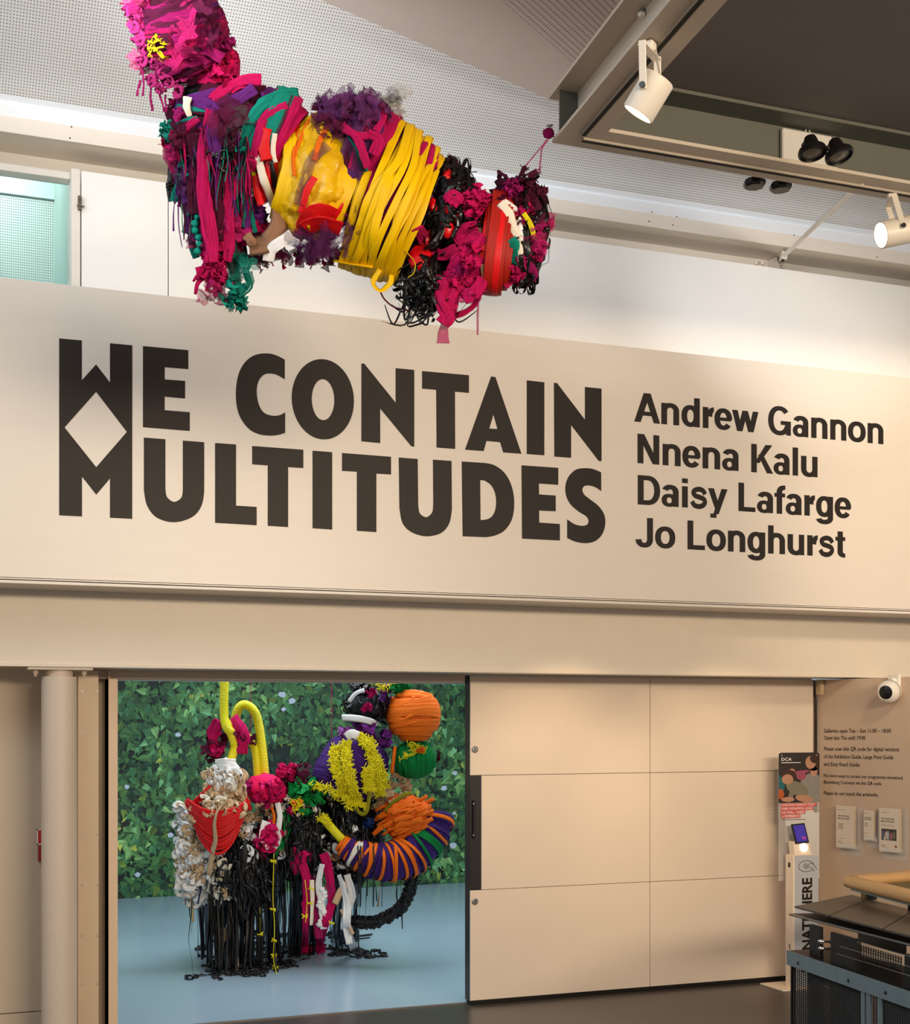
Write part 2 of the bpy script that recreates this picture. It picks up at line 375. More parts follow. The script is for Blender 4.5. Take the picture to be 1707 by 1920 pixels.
# ================================================================= STEEL COLUMN
cu, cv = U(111, 9.82), 9.82
col = thing('steel_column', (cu, cv, 0), 'round cream painted steel column under the beam, left of the gallery opening', 'column')
MB().cyl((cu, cv, 0), (cu, cv, 2.545), .118, 40, cap=True).build('shaft', mat('column_paint', (208, 192, 174), .5, var=.02, vscale=4, bump=.25, bscale=70), col, 'auto')
MB().cyl((cu, cv, 2.545), (cu, cv, 2.59), .092, 32).build('neck', M_brown, col, 'auto')
MB().box(cu-.215, cu+.215, 9.715, 9.93, 2.59, 2.608, bev=.003).build('cap_plate', mat('column_paint', (208, 192, 174)), col)
for dx in (-.16, .16):
    MB().cyl((cu+dx, 9.77, 2.56), (cu+dx, 9.77, 2.59), .018, 6).cyl((cu+dx, 9.77, 2.545), (cu+dx, 9.77, 2.56), .009, 8).build('bolt', M_brown, col)

# fire call point behind the column
p0, p1 = onv(69, 1554, 10.24), onv(92, 1583, 10.24)
cp = thing('fire_call_point', (p0.x+.05, 10.24, onv(70, 1614, 10.24).z), 'red fire alarm call point with a red and white sign above, half behind the column', 'alarm')
M_red = mat('signal_red', (190, 34, 30), .45, var=.03)
sg = MB().box(p0.x, p1.x, 10.235, 10.25, p1.z, p0.z, bev=.002).build('sign', M_red, cp)
MB().box(p0.x, p1.x, 10.2345, 10.236, p0.z-.01, p0.z).box(p0.x, p0.x+.008, 10.2345, 10.236, p1.z, p0.z).box(p0.x, p1.x, 10.2345, 10.236, p1.z, p1.z+.008).box(p0.x+.03, p0.x+.07, 10.2343, 10.2358, p1.z+.025, p0.z-.045).box(p0.x+.035, p0.x+.045, 10.2343, 10.2358, p0.z-.04, p0.z-.02).box(p0.x+.05, p0.x+.06, 10.2343, 10.2358, p0.z-.04, p0.z-.02).build('pictogram', M_wh, sg)
q0, q1 = onv(71, 1586, 10.24), onv(94, 1614, 10.24)
bx = MB().box(q0.x, q1.x, 10.195, 10.25, q1.z, q0.z, bev=.006).build('call_box', mat('dark_red_plastic', (150, 30, 26), .4), cp)
MB().box(q0.x+.02, q1.x-.02, 10.192, 10.196, q1.z+.03, q0.z-.03).build('break_glass', M_wh, bx)

# ================================================================= CANOPY
Zc = 5.17
C0 = onz(1036, 268, Zc); E1 = Vector((1, 0, 0)); E2 = Vector((-.1055, -.9944, 0)); UP = Vector((0, 0, 1))
def slab(o, ea, la, eb, lb, z0_, z1_):      # parallelogram slab
    o = Vector((o.x, o.y, z0_)); return [o, o+ea*la, o+ea*la+eb*lb, o+eb*lb], z1_-z0_
def addslab(mb, o, ea, la, eb, lb, z0_, z1_):
    pts, t = slab(o, ea, la, eb, lb, z0_, z1_); mb.prism(pts, (0, 0, 1), t); return mb
W_ = .225
L1, L2 = 5.5, 5.0
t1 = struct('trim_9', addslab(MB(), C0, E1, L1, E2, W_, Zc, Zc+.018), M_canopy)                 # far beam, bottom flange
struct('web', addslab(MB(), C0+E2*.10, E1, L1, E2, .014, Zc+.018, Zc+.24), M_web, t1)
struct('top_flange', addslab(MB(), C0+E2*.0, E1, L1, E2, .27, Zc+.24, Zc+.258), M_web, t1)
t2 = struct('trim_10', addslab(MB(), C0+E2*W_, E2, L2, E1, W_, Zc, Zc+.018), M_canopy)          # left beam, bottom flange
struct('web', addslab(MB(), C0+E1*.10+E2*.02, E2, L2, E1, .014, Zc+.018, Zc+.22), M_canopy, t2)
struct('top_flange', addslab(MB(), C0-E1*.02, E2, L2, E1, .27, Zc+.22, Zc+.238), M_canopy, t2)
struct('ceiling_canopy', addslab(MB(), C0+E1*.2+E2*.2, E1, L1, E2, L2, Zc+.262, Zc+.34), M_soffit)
M_wline = mat('track_aluminium', (170, 160, 146), .4)
def track(o, ea, la, eb, name):
    mb = MB(); addslab(mb, o, ea, la, eb, .036, Zc-.012, Zc); t = mb.build(name, M_wline, None); t['kind'] = 'structure'
    mb = MB(); addslab(mb, o+eb*.007, ea, la, eb, .022, Zc-.0135, Zc-.0115); struct('slot', mb, M_dark, t)
    return t
track(C0+E1*.13+E2*.085, E1, 2.35, E2, 'trim_11')
track(C0+E1*.095+E2*.16, E2, 4.0, E1, 'trim_12')
# bolts and clips on the left beam
for k, (x, y) in enumerate(((1063, 196), (1204, 12))):
    p = P(x, y, 7.02-.9*k)
    bt = thing('clamp_bolt', tuple(p), ('steel clamp bolt at the far tip of the canopy beam' if k == 0 else 'steel clamp bolt on the canopy beam at the top edge of the photo'), 'bolt')
    MB().cyl(p+Vector((0,0,-.03)), p+Vector((0,0,.03)), .011, 6).build('shank', M_steel, bt)
    MB().cyl(p+Vector((-.005,0,.005)), p+Vector((-.005,0,.025)), .03, 6).cyl(p+Vector((0,0,-.045)), p+Vector((0,0,-.03)), .018, 6).build('nut', M_wh, bt)

# tie rod from the clerestory beam to the canopy
r0, r1 = onv(1466, 484, 10.0), P(1618, 340, 7.55)
rd = thing('tie_rod', tuple(r0), 'thin white steel tie rod running diagonally from the upper wall to the canopy', 'rod')
ax = (r1-r0).normalized()
MB().cyl(r0+ax*.12, r1, .017, 14).build('rod', M_wh, rd, 'auto')
sd = Vector((1, 0, 0)); up2 = sd.cross(ax).normalized()*-1
for k in (-.022, .022):
    MB().obox(r0+ax*.10+sd*k, ax, sd, up2, .30, .01, .075, bev=.004).build('fork_plate', M_wh, rd)
MB().obox(r0+ax*.25, ax, sd, up2, .03, .054, .06).build('fork_end', M_wh, rd)
MB().cyl(r0-sd*.04, r0+sd*.04, .03, 16).cyl(r0-sd*.05, r0-sd*.04, .02, 6).build('pin', M_steel, rd)
g = onv(1452, 486, 10.0)
MB().prism([(g.x, 10.1, 6.0), (g.x, 9.965, 6.0), (g.x, 9.965, 6.13), (g.x, 9.98, 6.185), (g.x, 10.1, 6.185)], (1, 0, 0), .018).build('gusset_plate', mat('gusset_paint', (200, 185, 168), .5), rd)
mb = MB()
for (x, y) in ((1420, 473), (1431, 475), (1419, 493), (1431, 494), (1468, 501)):
    p = onv(x, y, 10.1); MB().lathe(p, (0, -1, 0), [(0, .018), (.016, .014), (.021, 0), (0, 0)], 12).build('bolt_head', M_beam, rd, True)

# ================================================================= SPOTLIGHTS
M_lamp = mat('lit_lamp_face', (255, 226, 170), .4, emit=9, var=0)
M_spot = mat('spotlight_enamel', (232, 224, 210), .4, var=.01)
def spotlight(label, top, back, front, R, yoke_side, adir):
    t = thing('track_spotlight', tuple(top), label, 'spotlight', 'white track spotlights on the canopy')
    back, front, top = Vector(back), Vector(front), Vector(top); a = (front-back).normalized(); L_ = (front-back).length
    bd = MB().lathe(back, a, [(0, 0), (R*.93, 0), (R, .006), (R, L_-.004), (R*.97, L_), (R*.90, L_), (R*.90, L_-.012)], 40).build('housing', M_spot, t, 'auto')
    MB().lathe(back, a, [(0, L_-.014), (R*.9, L_-.012)], 32).build('lamp_face', M_lamp, bd)
    side = adir.normalized(); mid = (back+front)/2-a*.015
    for sgn in (-1, 1):
        q = mid+side*(sgn*(R+.012)); tp = top+side*(sgn*(R+.012))+Vector((0, 0, -.035))
        ex = (tp-q).normalized(); ey = side; ez = ex.cross(ey)
        arm = MB().obox((q+tp)/2, ez, ey, ex, .034, .006, (tp-q).length+.03, bev=.002).build('yoke_arm', M_spot, t)
        MB().cyl(q+side*sgn*.0, q+side*sgn*.012, .013, 14).build('pivot_knob', M_blackp, arm)
    MB().obox(top+Vector((0, 0, -.035)), side.cross(UP), side, UP, .036, 2*R+.03, .006).build('yoke_bridge', M_spot, t)
    MB().obox(top+Vector((0, 0, -.012)), side.cross(UP), side, UP, .045, .05, .04, bev=.005).build('track_adapter', M_spot, t)
    cb = [top+Vector((.02, -.02, -.03)), top+side*.03+Vector((.03, -.03, -.07)), (top+back)/2+side*.05+Vector((.03, 0, .0)), back+side*.01-a*.01]
    MB().tube(cb, .004, 6).build('cable', mat('grey_cable', (190, 184, 174), .5), t, True)
    return t
EX = Vector((CA, -SA, 0)); EY = Vector((SA, CA, 0))       # camera right / forward, horizontal
tp = onz(1219, 83, Zc-.015); Yt = (tp-Vector((0,0,H))).dot(EY)
spotlight('white track spotlight on the left canopy beam, lit and pointing down', tp, P(1237, 146, Yt+.02), P(1196, 214, Yt+.06), .073, 1, EX*-.5-EY*.86)
tp = onz(1672, 366, Zc-.015); Yt = (tp-Vector((0,0,H))).dot(EY)
spotlight('white track spotlight at the right edge, lit and pointing left', tp, P(1716, 428, Yt-.06), P(1652, 441, Yt-.10), .073, 1, EY*1.0+EX*.12)

# twin emergency floodlight on the canopy web
wv = (C0+E2*.115)
def onweb(x, y, off=0): return onv(x, y, (C0+E2*(.118+off)).y)
a0, a1 = onweb(1462, 244), onweb(1556, 300); zt, zb = onweb(1462, 243).z, onweb(1480, 306).z
em = thing('emergency_light', ((a0.x+a1.x)/2, a0.y, zb), 'twin emergency floodlight with two black round heads on a white plate inside the canopy', 'emergency light')
MB().box(a0.x, a1.x, a0.y-.03, a0.y, zb, zt, bev=.006).build('back_plate', mat('pale_grey_plate', (205, 202, 196), .5), em)
MB().box(a0.x-.012, a1.x+.02, a0.y-.055, a0.y, zb-.018, zb-.002, bev=.004).build('lower_lip', M_canopy, em)
M_lens = mat('clear_lens', (96, 92, 88), .2, metal=.5, bump=.35, bscale=160)
for (bx_, fx_) in (((1520, 262), (1524, 285)), ((1566, 268), (1574, 291))):
    b0 = P(*bx_, 6.90); f0 = P(*fx_, 6.885); a = (f0-b0).normalized()
    hd = MB().lathe(b0, a, [(0, -.012), (.028, -.012), (.034, .005), (.040, .032), (.066, .054), (.071, .066), (.071, .080), (.063, .086), (.061, .076)], 28).build('lamp_head', M_blackp, em, 'auto')
    MB().lathe(b0, a, [(0, .084), (.03, .081), (.062, .072)], 28).build('lens', M_lens, hd, True)
    MB().cyl(b0-a*.02, b0+Vector((0, .06, -.01)), .012, 8).build('swivel', M_blackp, hd)
for k in (0, 1):
    MB().tube([onweb(1508, 222), onweb(1511+k*6, 238), onweb(1512+k*9, 258, .03)], .004, 6).build('cable', mat('white_cable', (205, 200, 190)), em, True)

# two black clamps hanging behind the far beam
for k, (x, y) in enumerate(((1415, 344), (1464, 350))):
    p = P(x, y, 7.62+k*.05); a = Vector((.25, -.2, -1)).normalized()
    t = thing('black_fixture', tuple(p), 'flat black round fixture behind the canopy beam, '+('left of two' if k == 0 else 'right of two'), 'fixture', 'two black fixtures behind the canopy beam')
    MB().lathe(p+Vector((0,0,.022)), (.03, 0, -1), [(0, 0), (.050, 0), (.062, .014), (.062, .030), (.052, .044), (0, .044)], 8).build('body', M_blackp, t)
    MB().cyl(p+Vector((0, -.02, .02)), (p.x, C0.y-.012, Zc+.245), .008, 8).build('stem', M_blackp, t)
# ================================================================= LETTERING
M_vinyl = mat('black_vinyl', (36, 28, 22), .5, var=.03, spec=.3)
def sm(pts):                      # (x, y) smooth or (x, y, 1) sharp outline points -> dense closed outline
    n = len(pts); out = []
    g = lambda i: Vector(pts[i % n][:2])
    sh = lambda i: len(pts[i % n]) > 2
    for i in range(n):
        p1, p2 = g(i), g(i+1)
        if sh(i) and sh(i+1): out.append(p1); continue
        p0 = g(i-1) if not sh(i) else p1*2-p2 if False else p1
        p3 = g(i+2) if not sh(i+1) else p2
        for k in range(5):
            t = k/5
            out.append(.5*((2*p1)+(p2-p0)*t+(2*p0-5*p1+4*p2-p3)*t*t+(3*p1-p0-3*p2+p3)*t**3))
    return [(p.x, p.y) for p in out]
def S_(l): return [(a, b, 1) for a, b in l]
zA_ = lambda x, y: (80+x/2.845, 600+y/2.845)
zB_ = lambda x, y: (620+x/2.943, 640+y/2.943)
def ell(cx, cy, rx, ry, a0=0, a1=360, n=40, sh=.06):
    return [(cx+rx*math.cos(math.radians(a0+(a1-a0)*i/n)), cy+ry*math.sin(math.radians(a0+(a1-a0)*i/n))+sh*rx*math.cos(math.radians(a0+(a1-a0)*i/n))) for i in range(n)]
G = []
G.append((zA_, S_([(88,98),(209,109),(209,321),(285,237),(359,333),(359,124),(478,135),(478,1061),(359,1055),(359,846),(286,932),(210,836),(210,1048),(88,1042)]), [S_([(285,383),(449,597),(286,785),(117,573)])]))
G.append((zA_, S_([(535,139),(777,161),(777,262),(651,252),(651,317),(760,325),(760,419),(651,409),(651,481),(785,492),(785,592),(535,572)]), []))
G.append((zA_, [(1292,211,1),(1240,186),(1190,178),(1130,188),(1080,225),(1045,290),(1031,380),(1037,465),(1060,530),(1105,585),(1160,611),(1220,617),(1262,612),(1294,602,1),(1294,493,1),(1262,508),(1225,510),(1185,497),(1157,460),(1143,400),(1145,350),(1160,312),(1185,290),(1215,286),(1250,293),(1292,317,1)], []))
G.append((zA_, ell(1495,423,166,214), [ell(1496,425,60,109)]))
G.append((zB_, S_([(170,122),(187,124),(359,338),(359,148),(462,158),(462,582),(446,580),(274,371),(274,562),(170,552)]), []))
G.append((zB_, S_([(505,164),(764,187),(764,285),(687,278),(688,594),(585,586),(583,268),(505,261)]), []))
G.append((zB_, S_([(886,194),(910,197),(1054,621),(953,613),(936,557),(861,550),(845,606),(742,598)]), [S_([(899,405),(921,484),(876,481)])]))
G.append((zB_, S_([(1083,215),(1180,226),(1180,629),(1083,622)]), []))
G.append((zB_, S_([(1233,229),(1250,230),(1404,432),(1404,252),(1496,261),(1496,662),(1480,660),(1328,463),(1328,643),(1235,636)]), []))
G.append((zA_, [(540,627,1),(655,636,1),(655,900,1),(664,945),(702,970),(740,947),(748,905,1),(748,643,1),(862,652,1),(862,915,1),(848,990),(800,1050),(705,1079),(610,1055),(557,990),(540,905,1)], []))
G.append((zA_, S_([(920,656),(1032,664),(1032,990),(1142,997),(1142,1095),(920,1082)]), []))
G.append((zA_, S_([(1118,672),(1391,692),(1391,790),(1310,785),(1310,1105),(1201,1098),(1201,776),(1118,770)]), []))
G.append((zA_, S_([(1440,697),(1545,705),(1545,1118),(1440,1111)]), []))
G.append((zB_, S_([(63,616),(334,637),(334,735),(253,730),(253,1053),(145,1046),(145,720),(63,715)]), []))
G.append((zB_, [(376,641,1),(481,649,1),(484,900,1),(492,948),(528,970),(560,945),(567,900,1),(565,653,1),(668,660,1),(670,930,1),(655,1005),(610,1058),(530,1076),(450,1055),(398,1005),(380,920,1)], []))
G.append((zB_, [(724,663,1),(850,671,1),(905,684),(962,728),(1000,800),(1014,890),(1002,980),(962,1042),(910,1071),(860,1081,1),(729,1076,1)], [[(826,766,1),(850,768,1),(885,793),(908,838),(914,890),(906,940),(883,973),(850,985,1),(828,986,1)]]))
G.append((zB_, S_([(1054,684),(1257,698),(1257,792),(1150,785),(1151,845),(1243,851),(1243,938),(1151,934),(1152,1000),(1266,1008),(1266,1099),(1057,1089)]), []))
G.append((zB_, [(1494,723,1),(1450,705),(1405,700),(1355,708),(1315,745),(1297,795),(1300,850),(1325,900),(1370,940),(1410,965),(1424,990),(1415,1012),(1385,1018),(1345,1008),(1306,982,1),(1306,1085,1),(1350,1105),(1410,1114),(1465,1100),(1503,1058),(1517,1000),(1508,950),(1475,905),(1430,870),(1400,845),(1390,820),(1400,800),(1430,796),(1465,807),(1494,827,1)], []))
VS = 9.30
ttl = thing('exhibition_title', tuple(onv(620, 1000, VS)), 'large black exhibition title in two lines on the cream sign board', 'lettering')
for tf, out, holes in G:
    f = lambda q: [onv(*tf(x, y), VS-.0005) for x, y in sm(q)]
    MB().prism(f(out), (0, -1, 0), .0015, holes=[f(h) for h in holes]).build('letter', M_vinyl, ttl)

def R(x0, x1, y0, y1):
    if x1-x0 < .21 and x1-x0 > .15: x0, x1 = x0-.024, x1+.024
    return [(x0, y0), (x1, y0), (x1, y1), (x0, y1)]
def PAR(b0, b1, t0, t1, y0=0, y1=1): return [(b0-.02, y0), (b1+.02, y0), (t1+.02, y1), (t0-.02, y1)]
def RING(cx, cy, rx, ry, a0=0, a1=360, sv=.235, sh=.16):
    rx += .024
    n = 22; o = []; i_ = []
    def se(c, s, r): return (abs(c)**.9*(1 if c > 0 else -1)*r)
    for k in range(n+1):
        a = math.radians(a0+(a1-a0)*k/n); c, s = math.cos(a), math.sin(a)
        o.append((cx+se(c, 0, rx), cy+se(s, 0, ry))); i_.append((cx+se(c, 0, rx-sv), cy+se(s, 0, ry-sh)))
    return [('Q', o, i_)]
def STROKE(pts, w_):
    d = []
    for i in range(len(pts)-1):
        p0, p1, p2, p3 = [Vector(pts[min(max(j, 0), len(pts)-1)]) for j in (i-1, i, i+1, i+2)]
        for k in range(5):
            t = k/5; d.append(.5*((2*p1)+(p2-p0)*t+(2*p0-5*p1+4*p2-p3)*t*t+(3*p1-p0-3*p2+p3)*t**3))
    d.append(Vector(pts[-1])); o = []; i_ = []
    for i, p in enumerate(d):
        t = (d[min(i+1, len(d)-1)]-d[max(i-1, 0)]).normalized(); n = Vector((-t.y, t.x))*w_/2
        o.append(tuple(p+n)); i_.append(tuple(p-n))
    return [('Q', o, i_)]
XH = .73
GL = {
 'A': (1.0, [PAR(0,.22,.38,.6), PAR(.78,1.0,.40,.62), R(.22,.78,.23,.37)]),
 'N': (1.0, [R(.09,.28,0,1), R(.72,.91,0,1), PAR(.69,.91,.09,.31)]),
 'G': (1.08, RING(.53,.5,.47,.52,40,345)+[R(.58,1.0,.36,.50), R(.84,1.0,0,.5)]),
 'K': (1.0, [R(.1,.29,0,1), PAR(.24,.40,.70,.95,.34,1), PAR(.76,.99,.38,.56,0,.64)]),
 'D': (1.0, [R(.1,.29,0,1), R(.28,.47,0,.16), R(.28,.47,.84,1)]+RING(.46,.5,.48,.5,-90,90)),
 'L': (.83, [R(.1,.29,0,1), R(.28,.79,0,.16)]),
 'J': (.77, [R(.49,.68,.28,1)]+RING(.355,.28,.325,.295,185,360)),
 'n': (.848, [R(.09,.28,0,XH), R(.58,.77,0,.46)]+RING(.43,.45,.34,.295,0,165)),
 'h': (.848, [R(.09,.28,0,1), R(.58,.77,0,.46)]+RING(.43,.45,.34,.295,0,165)),
 'u': (.848, [R(.57,.76,0,XH), R(.08,.27,.28,XH)]+RING(.42,.28,.34,.295,180,345)),
 'd': (.848, [R(.58,.77,0,1)]+RING(.405,.365,.345,.38)),
 'g': (.848, [R(.58,.77,-.04,XH)]+RING(.405,.365,.345,.38)+RING(.41,-.03,.36,.24,195,360)),
 'o': (.848, RING(.424,.365,.385,.38)),
 'e': (.772, RING(.386,.365,.35,.38,0,325)+[R(.12,.72,.305,.42)]),
 'a': (.772, RING(.335,.21,.285,.225,0,360,.21,.125)+[R(.50,.69,0,.5)]+RING(.375,.49,.315,.255,0,160)),
 'r': (.54, [R(.09,.28,0,XH)]+RING(.53,.38,.28,.36,90,175)),
 'w': (1.08, [PAR(.21,.40,.0,.20,0,XH), PAR(.21,.40,.44,.63,0,XH), PAR(.68,.87,.44,.63,0,XH), PAR(.68,.87,.88,1.08,0,XH)]),
 'y': (.772, [PAR(.30,.48,.0,.21,0,XH), PAR(.22,.40,.56,.77,-.16,XH), R(.08,.33,-.29,-.15)]),
 's': (.772, STROKE([(.635,.50),(.55,.62),(.38,.665),(.20,.61),(.16,.52),(.24,.43),(.42,.385),(.58,.33),(.625,.21),(.53,.105),(.38,.065),(.20,.10),(.10,.23)], .175)),
 'f': (.46, [R(.12,.31,0,.80), R(.0,.46,.59,XH), R(.40,.47,.865,1.01)]+RING(.42,.76,.30,.25,90,180)),
 't': (.46, [R(.12,.31,.16,.93), R(.0,.44,.59,XH), R(.38,.44,-.01,.135)]+RING(.39,.20,.27,.21,180,270)),
 'i': (.386, [R(.1,.29,0,XH), R(.1,.29,.84,1)]),
 'l': (.386, [R(.1,.29,0,1)]),
}
def glyph_line(text, p0, p1, cap, parent):
    p0, p1 = Vector(p0), Vector(p1); adv = sum(GL[c][0] if c != ' ' else .40 for c in text)-.1
    k = (p1-p0).length/adv; e = (p1-p0).normalized(); up = Vector((0, 0, 1)); x = 0
    for c in text:
        if c == ' ': x += .40; continue
        mb = MB(); j = 0
        for sh in GL[c][1]:
            j += 1; off = Vector((0, -.0004*j-.0008, 0))
            T = lambda q: p0+e*((x+q[0])*k)+up*(q[1]*cap)+off
            if isinstance(sh, tuple) and sh[0] == 'Q':
                o, i_ = sh[1], sh[2]; n = len(o)
                mb.add([T(q) for q in o]+[T(q) for q in i_], [(m, m+1, n+m+1, n+m) for m in range(n-1)])
            else: mb.add([T(q) for q in sh], [(0, 1, 2, 3)])
        mb.build('letter', M_vinyl, parent); x += GL[c][0]
nm = thing('artist_names', tuple(onv(1400, 1050, VS)), 'four lines of artist names in black letters at the right of the sign board', 'lettering')
for t, a, b in (('Andrew Gannon', (1190.4, 790.4), (1655, 833)), ('Nnena Kalu', (1192.5, 868), (1532, 895)), ('Daisy Lafarge', (1192.5, 945.5), (1593, 972)), ('Jo Longhurst', (1191.5, 1025), (1582, 1045))):
    glyph_line(t, onv(*a, VS), onv(*b, VS), .2235, nm)

def text_mesh(body, bold=.016):
    cu_ = bpy.data.curves.new('t', 'FONT'); cu_.body = body; cu_.resolution_u = 2; cu_.offset = bold
    o = bpy.data.objects.new('t', cu_); COL.objects.link(o); bpy.context.view_layer.update()
    me = bpy.data.meshes.new_from_object(o.evaluated_get(bpy.context.evaluated_depsgraph_get()))
    vs = [Vector(v.co) for v in me.vertices]; fs = [tuple(p.vertices) for p in me.polygons]
    bpy.data.objects.remove(o); bpy.data.curves.remove(cu_); bpy.data.meshes.remove(me)
    return vs, fs
def text_line(mb, body, o, ex, ey, width, cap, off=Vector((0, 0, 0)), mi=0, bold=.016):
    vs, fs = text_mesh(body, bold); x0 = min(v.x for v in vs); x1 = max(v.x for v in vs); cp = .729
    return mb.add([Vector(o)+off+ex*((v.x-x0)/(x1-x0)*width)+ey*(v.y/cp*cap) for v in vs], fs, mi=mi)

# ---- notices on the right wall
M_ink = mat("grey_brown_ink", (58, 44, 34), .5)
nt_ = thing('wall_notice', tuple(onr(1615, 1495)), 'brown lettered opening times and visitor information printed on the right wall', 'notice')
zc = lambda x, y: (1520+x/9.13, 1350+y/9.13)
for body, a, b, cap in (('Galleries open Tue – Sun 11:00 – 18:00', (233,216), (1383,217), 7.4), ('Open late Thu until 19:00', (233,335), (942,338), 7.4),
        ('Please scan this QR code for digital versions', (236,521), (1525,536), 7.3), ('of the Exhibition Guide, Large Print Guide', (233,653), (1420,672), 7.3),
        ('and Easy Read Guide', (230,782), (842,797), 7.3), ('For more ways to access our programme download', (230,974), (1578,1017), 6.2),
        ('Bloomberg Connects via this QR code', (230,1086), (1215,1117), 6.2), ('Please do not touch the artworks.', (230,1278), (1165,1312), 7.2)):
    p, q = onr(*zc(*a), .0015), onr(*zc(*b), .0015); px = zc(*a)
    cap_m = (onr(px[0], px[1]-cap, .0015)-p).z
    mb = text_line(MB(), body, p, (q-p).normalized(), UP, (q-p).length, cap_m); mb.build('text_line', M_ink, nt_)

# ---- leaflets in clear holders
M_acr = bpy.data.materials.new('clear_acrylic'); M_acr.use_nodes = True; b = M_acr.node_tree.nodes['Principled BSDF']
b.inputs['Base Color'].default_value = (.93, .95, .96, 1); b.inputs['Alpha'].default_value = .16; b.inputs['Roughness'].default_value = .06
M_paper = mat('cream_leaflet_paper', (226, 212, 192), .55, var=.02); M_paper2 = mat('leaflet_page_edges', (190, 172, 148), .7, stretch=(1, 1, 1), vscale=60, var=.1)
M_photo = [mat('print_dark', (58, 50, 52), .4), mat('print_pale', (196, 186, 182), .4), mat('print_pink', (150, 92, 104), .4), mat('print_blue', (90, 104, 120), .4), mat('print_olive', (104, 102, 78), .4)]
def leaflet(k, q, dep, lab, small, photo=False):
    # q: px corners of the front cover tl, tr, br, bl
    n = n_r; o = [onr(x, y, dep) for x, y in q]
    z1 = (o[0].z+o[1].z)/2; z0_ = (o[2].z+o[3].z)/2; a = o[0].copy(); b_ = o[1].copy(); a.z = b_.z = 0
    ex = (b_-a).normalized(); wd = (b_-a).length; base = a+UP*z0_; hh = z1-z0_; th = dep*.62
    t = thing('leaflet', tuple(base-n*th), lab, 'leaflet')
    MB().obox(base+ex*wd/2-n*(th*.5+.001)+UP*hh/2, ex, n, UP, wd-.002, th-.002, hh-.002).build('pages', M_paper2, t)
    cv = MB().obox(base+ex*wd/2-n*.0005+UP*hh/2, ex, n, UP, wd, .001, hh).obox(base+ex*wd/2-n*th+UP*hh/2, ex, n, UP, wd, .001, hh).build('cover', M_paper, t)
    F_ = n*.0008
    mb = MB()
    T = lambda s_, x, y, w_, c_: text_line(mb, s_, base+ex*(x*wd)+UP*(y*hh), ex, UP, w_*wd, c_*hh, F_)
    T('WE CONTAIN', .10, .735, .64, .036 if not small else .04); T('MULTITUDES', .10, .675, .66, .036 if not small else .04)
    def bar(x, y, w_, h_=.006): mb.obox(base+ex*((x+w_/2)*wd)+UP*(y*hh)+F_*.6, ex, n, UP, w_*wd, .0006, h_*hh)
    bar(.1, .90, .4)
    if photo:
        bar(.1, .60, .6)
    else:
        for j in range(4): bar(.12, .56-.035*j, .3-.04*(j % 2), .010)
        bar(.15, .22, .35)
    T('DCA', .13, .12, .17, .026); bar(.13, .1, .3, .004)
    sp = mb.build('print', M_vinyl, cv)
    if photo:
        mb = MB(); rnd = random.Random(5)
        x0_, x1_, y0_, y1_ = .12, .86, .26, .52
        mb.obox(base+ex*(.49*wd)+UP*(.39*hh)+F_*.7, ex, n, UP, .74*wd, .0006, .26*hh, mi=0)
        for (cx_, cy_, rx_, ry_, mi_) in ((.2,.38,.06,.1,3), (.33,.45,.06,.04,0), (.36,.37,.07,.1,1), (.45,.36,.05,.12,1), (.56,.45,.07,.04,0), (.6,.36,.08,.09,2), (.74,.38,.07,.1,4), (.52,.31,.05,.05,3), (.28,.30,.05,.04,1)):
            c_ = base+ex*(cx_*wd)+UP*(cy_*hh)+F_*(1.1+.05*mi_)
            vs = [c_+ex*(rx_*wd*math.cos(j*PI/5))+UP*(min(ry_, .12)*hh*math.sin(j*PI/5)) for j in range(10)]
            mb.add(vs, [tuple(range(10))], mi=mi_)
        mb.build('photograph', M_photo, cv)
        mb = MB().lathe(base+ex*(.83*wd)+UP*(.13*hh)+F_, n, [(0, .0005), (.05*wd, .0004), (.05*wd, 0)], 12).build('emblem', mat('muted_red_print', (150, 70, 54)), cv)
    hd = thing('leaflet_holder', tuple(base-n*(dep-.002)), 'clear acrylic holder '+lab.split('|')[0], 'holder') if False else None
    return base, ex, wd, hh, dep
LH = (('open-faced clear acrylic holder carrying the leftmost tall leaflet', 1), ('clear acrylic holder carrying the small middle booklet', 2), ('clear acrylic holder carrying the leaflet with a photograph', 3))
specs = ((0, ((1568.5,1510),(1601.5,1511.5),(1603,1591),(1567,1588)), .045, 'cream leaflet with black title and no picture, leftmost of three on the right wall', False, False),
         (1, ((1620,1518.5),(1639,1520),(1640,1576),(1619,1574)), .04, 'small cream booklet with black title, in the middle of the three wall leaflets', True, False),
         (2, ((1649,1514.5),(1687,1516.5),(1688,1598.5),(1647,1595)), .045, 'cream leaflet with a colour photograph on its cover, rightmost on the right wall', False, True))
for k, q, dep, lab, small, photo in specs:
    base, ex, wd, hh, dp = leaflet(k, q, dep, lab, small, photo)
    bz = base-n_r*dp; lb = bz-UP*.055+ex*.03
    t = thing('leaflet_holder', tuple(lb), LH[k][0], 'holder')
    MB().obox(lb+ex*(wd/2+.0)+n_r*.002+UP*(hh/2+.02), ex, n_r, UP, wd+.05, .002, hh+.06).build('back_plate', M_acr, t)
    MB().obox(lb+ex*(wd/2)+n_r*(dp*.5+.002)+UP*.047, ex, n_r, UP, wd+.03, dp+.006, .003).build('shelf', M_acr, t)
    MB().obox(lb+ex*(wd/2)+n_r*(dp+.008)+UP*.067, ex, n_r, UP, wd+.03, .002, .04).build('front_lip', M_acr, t)

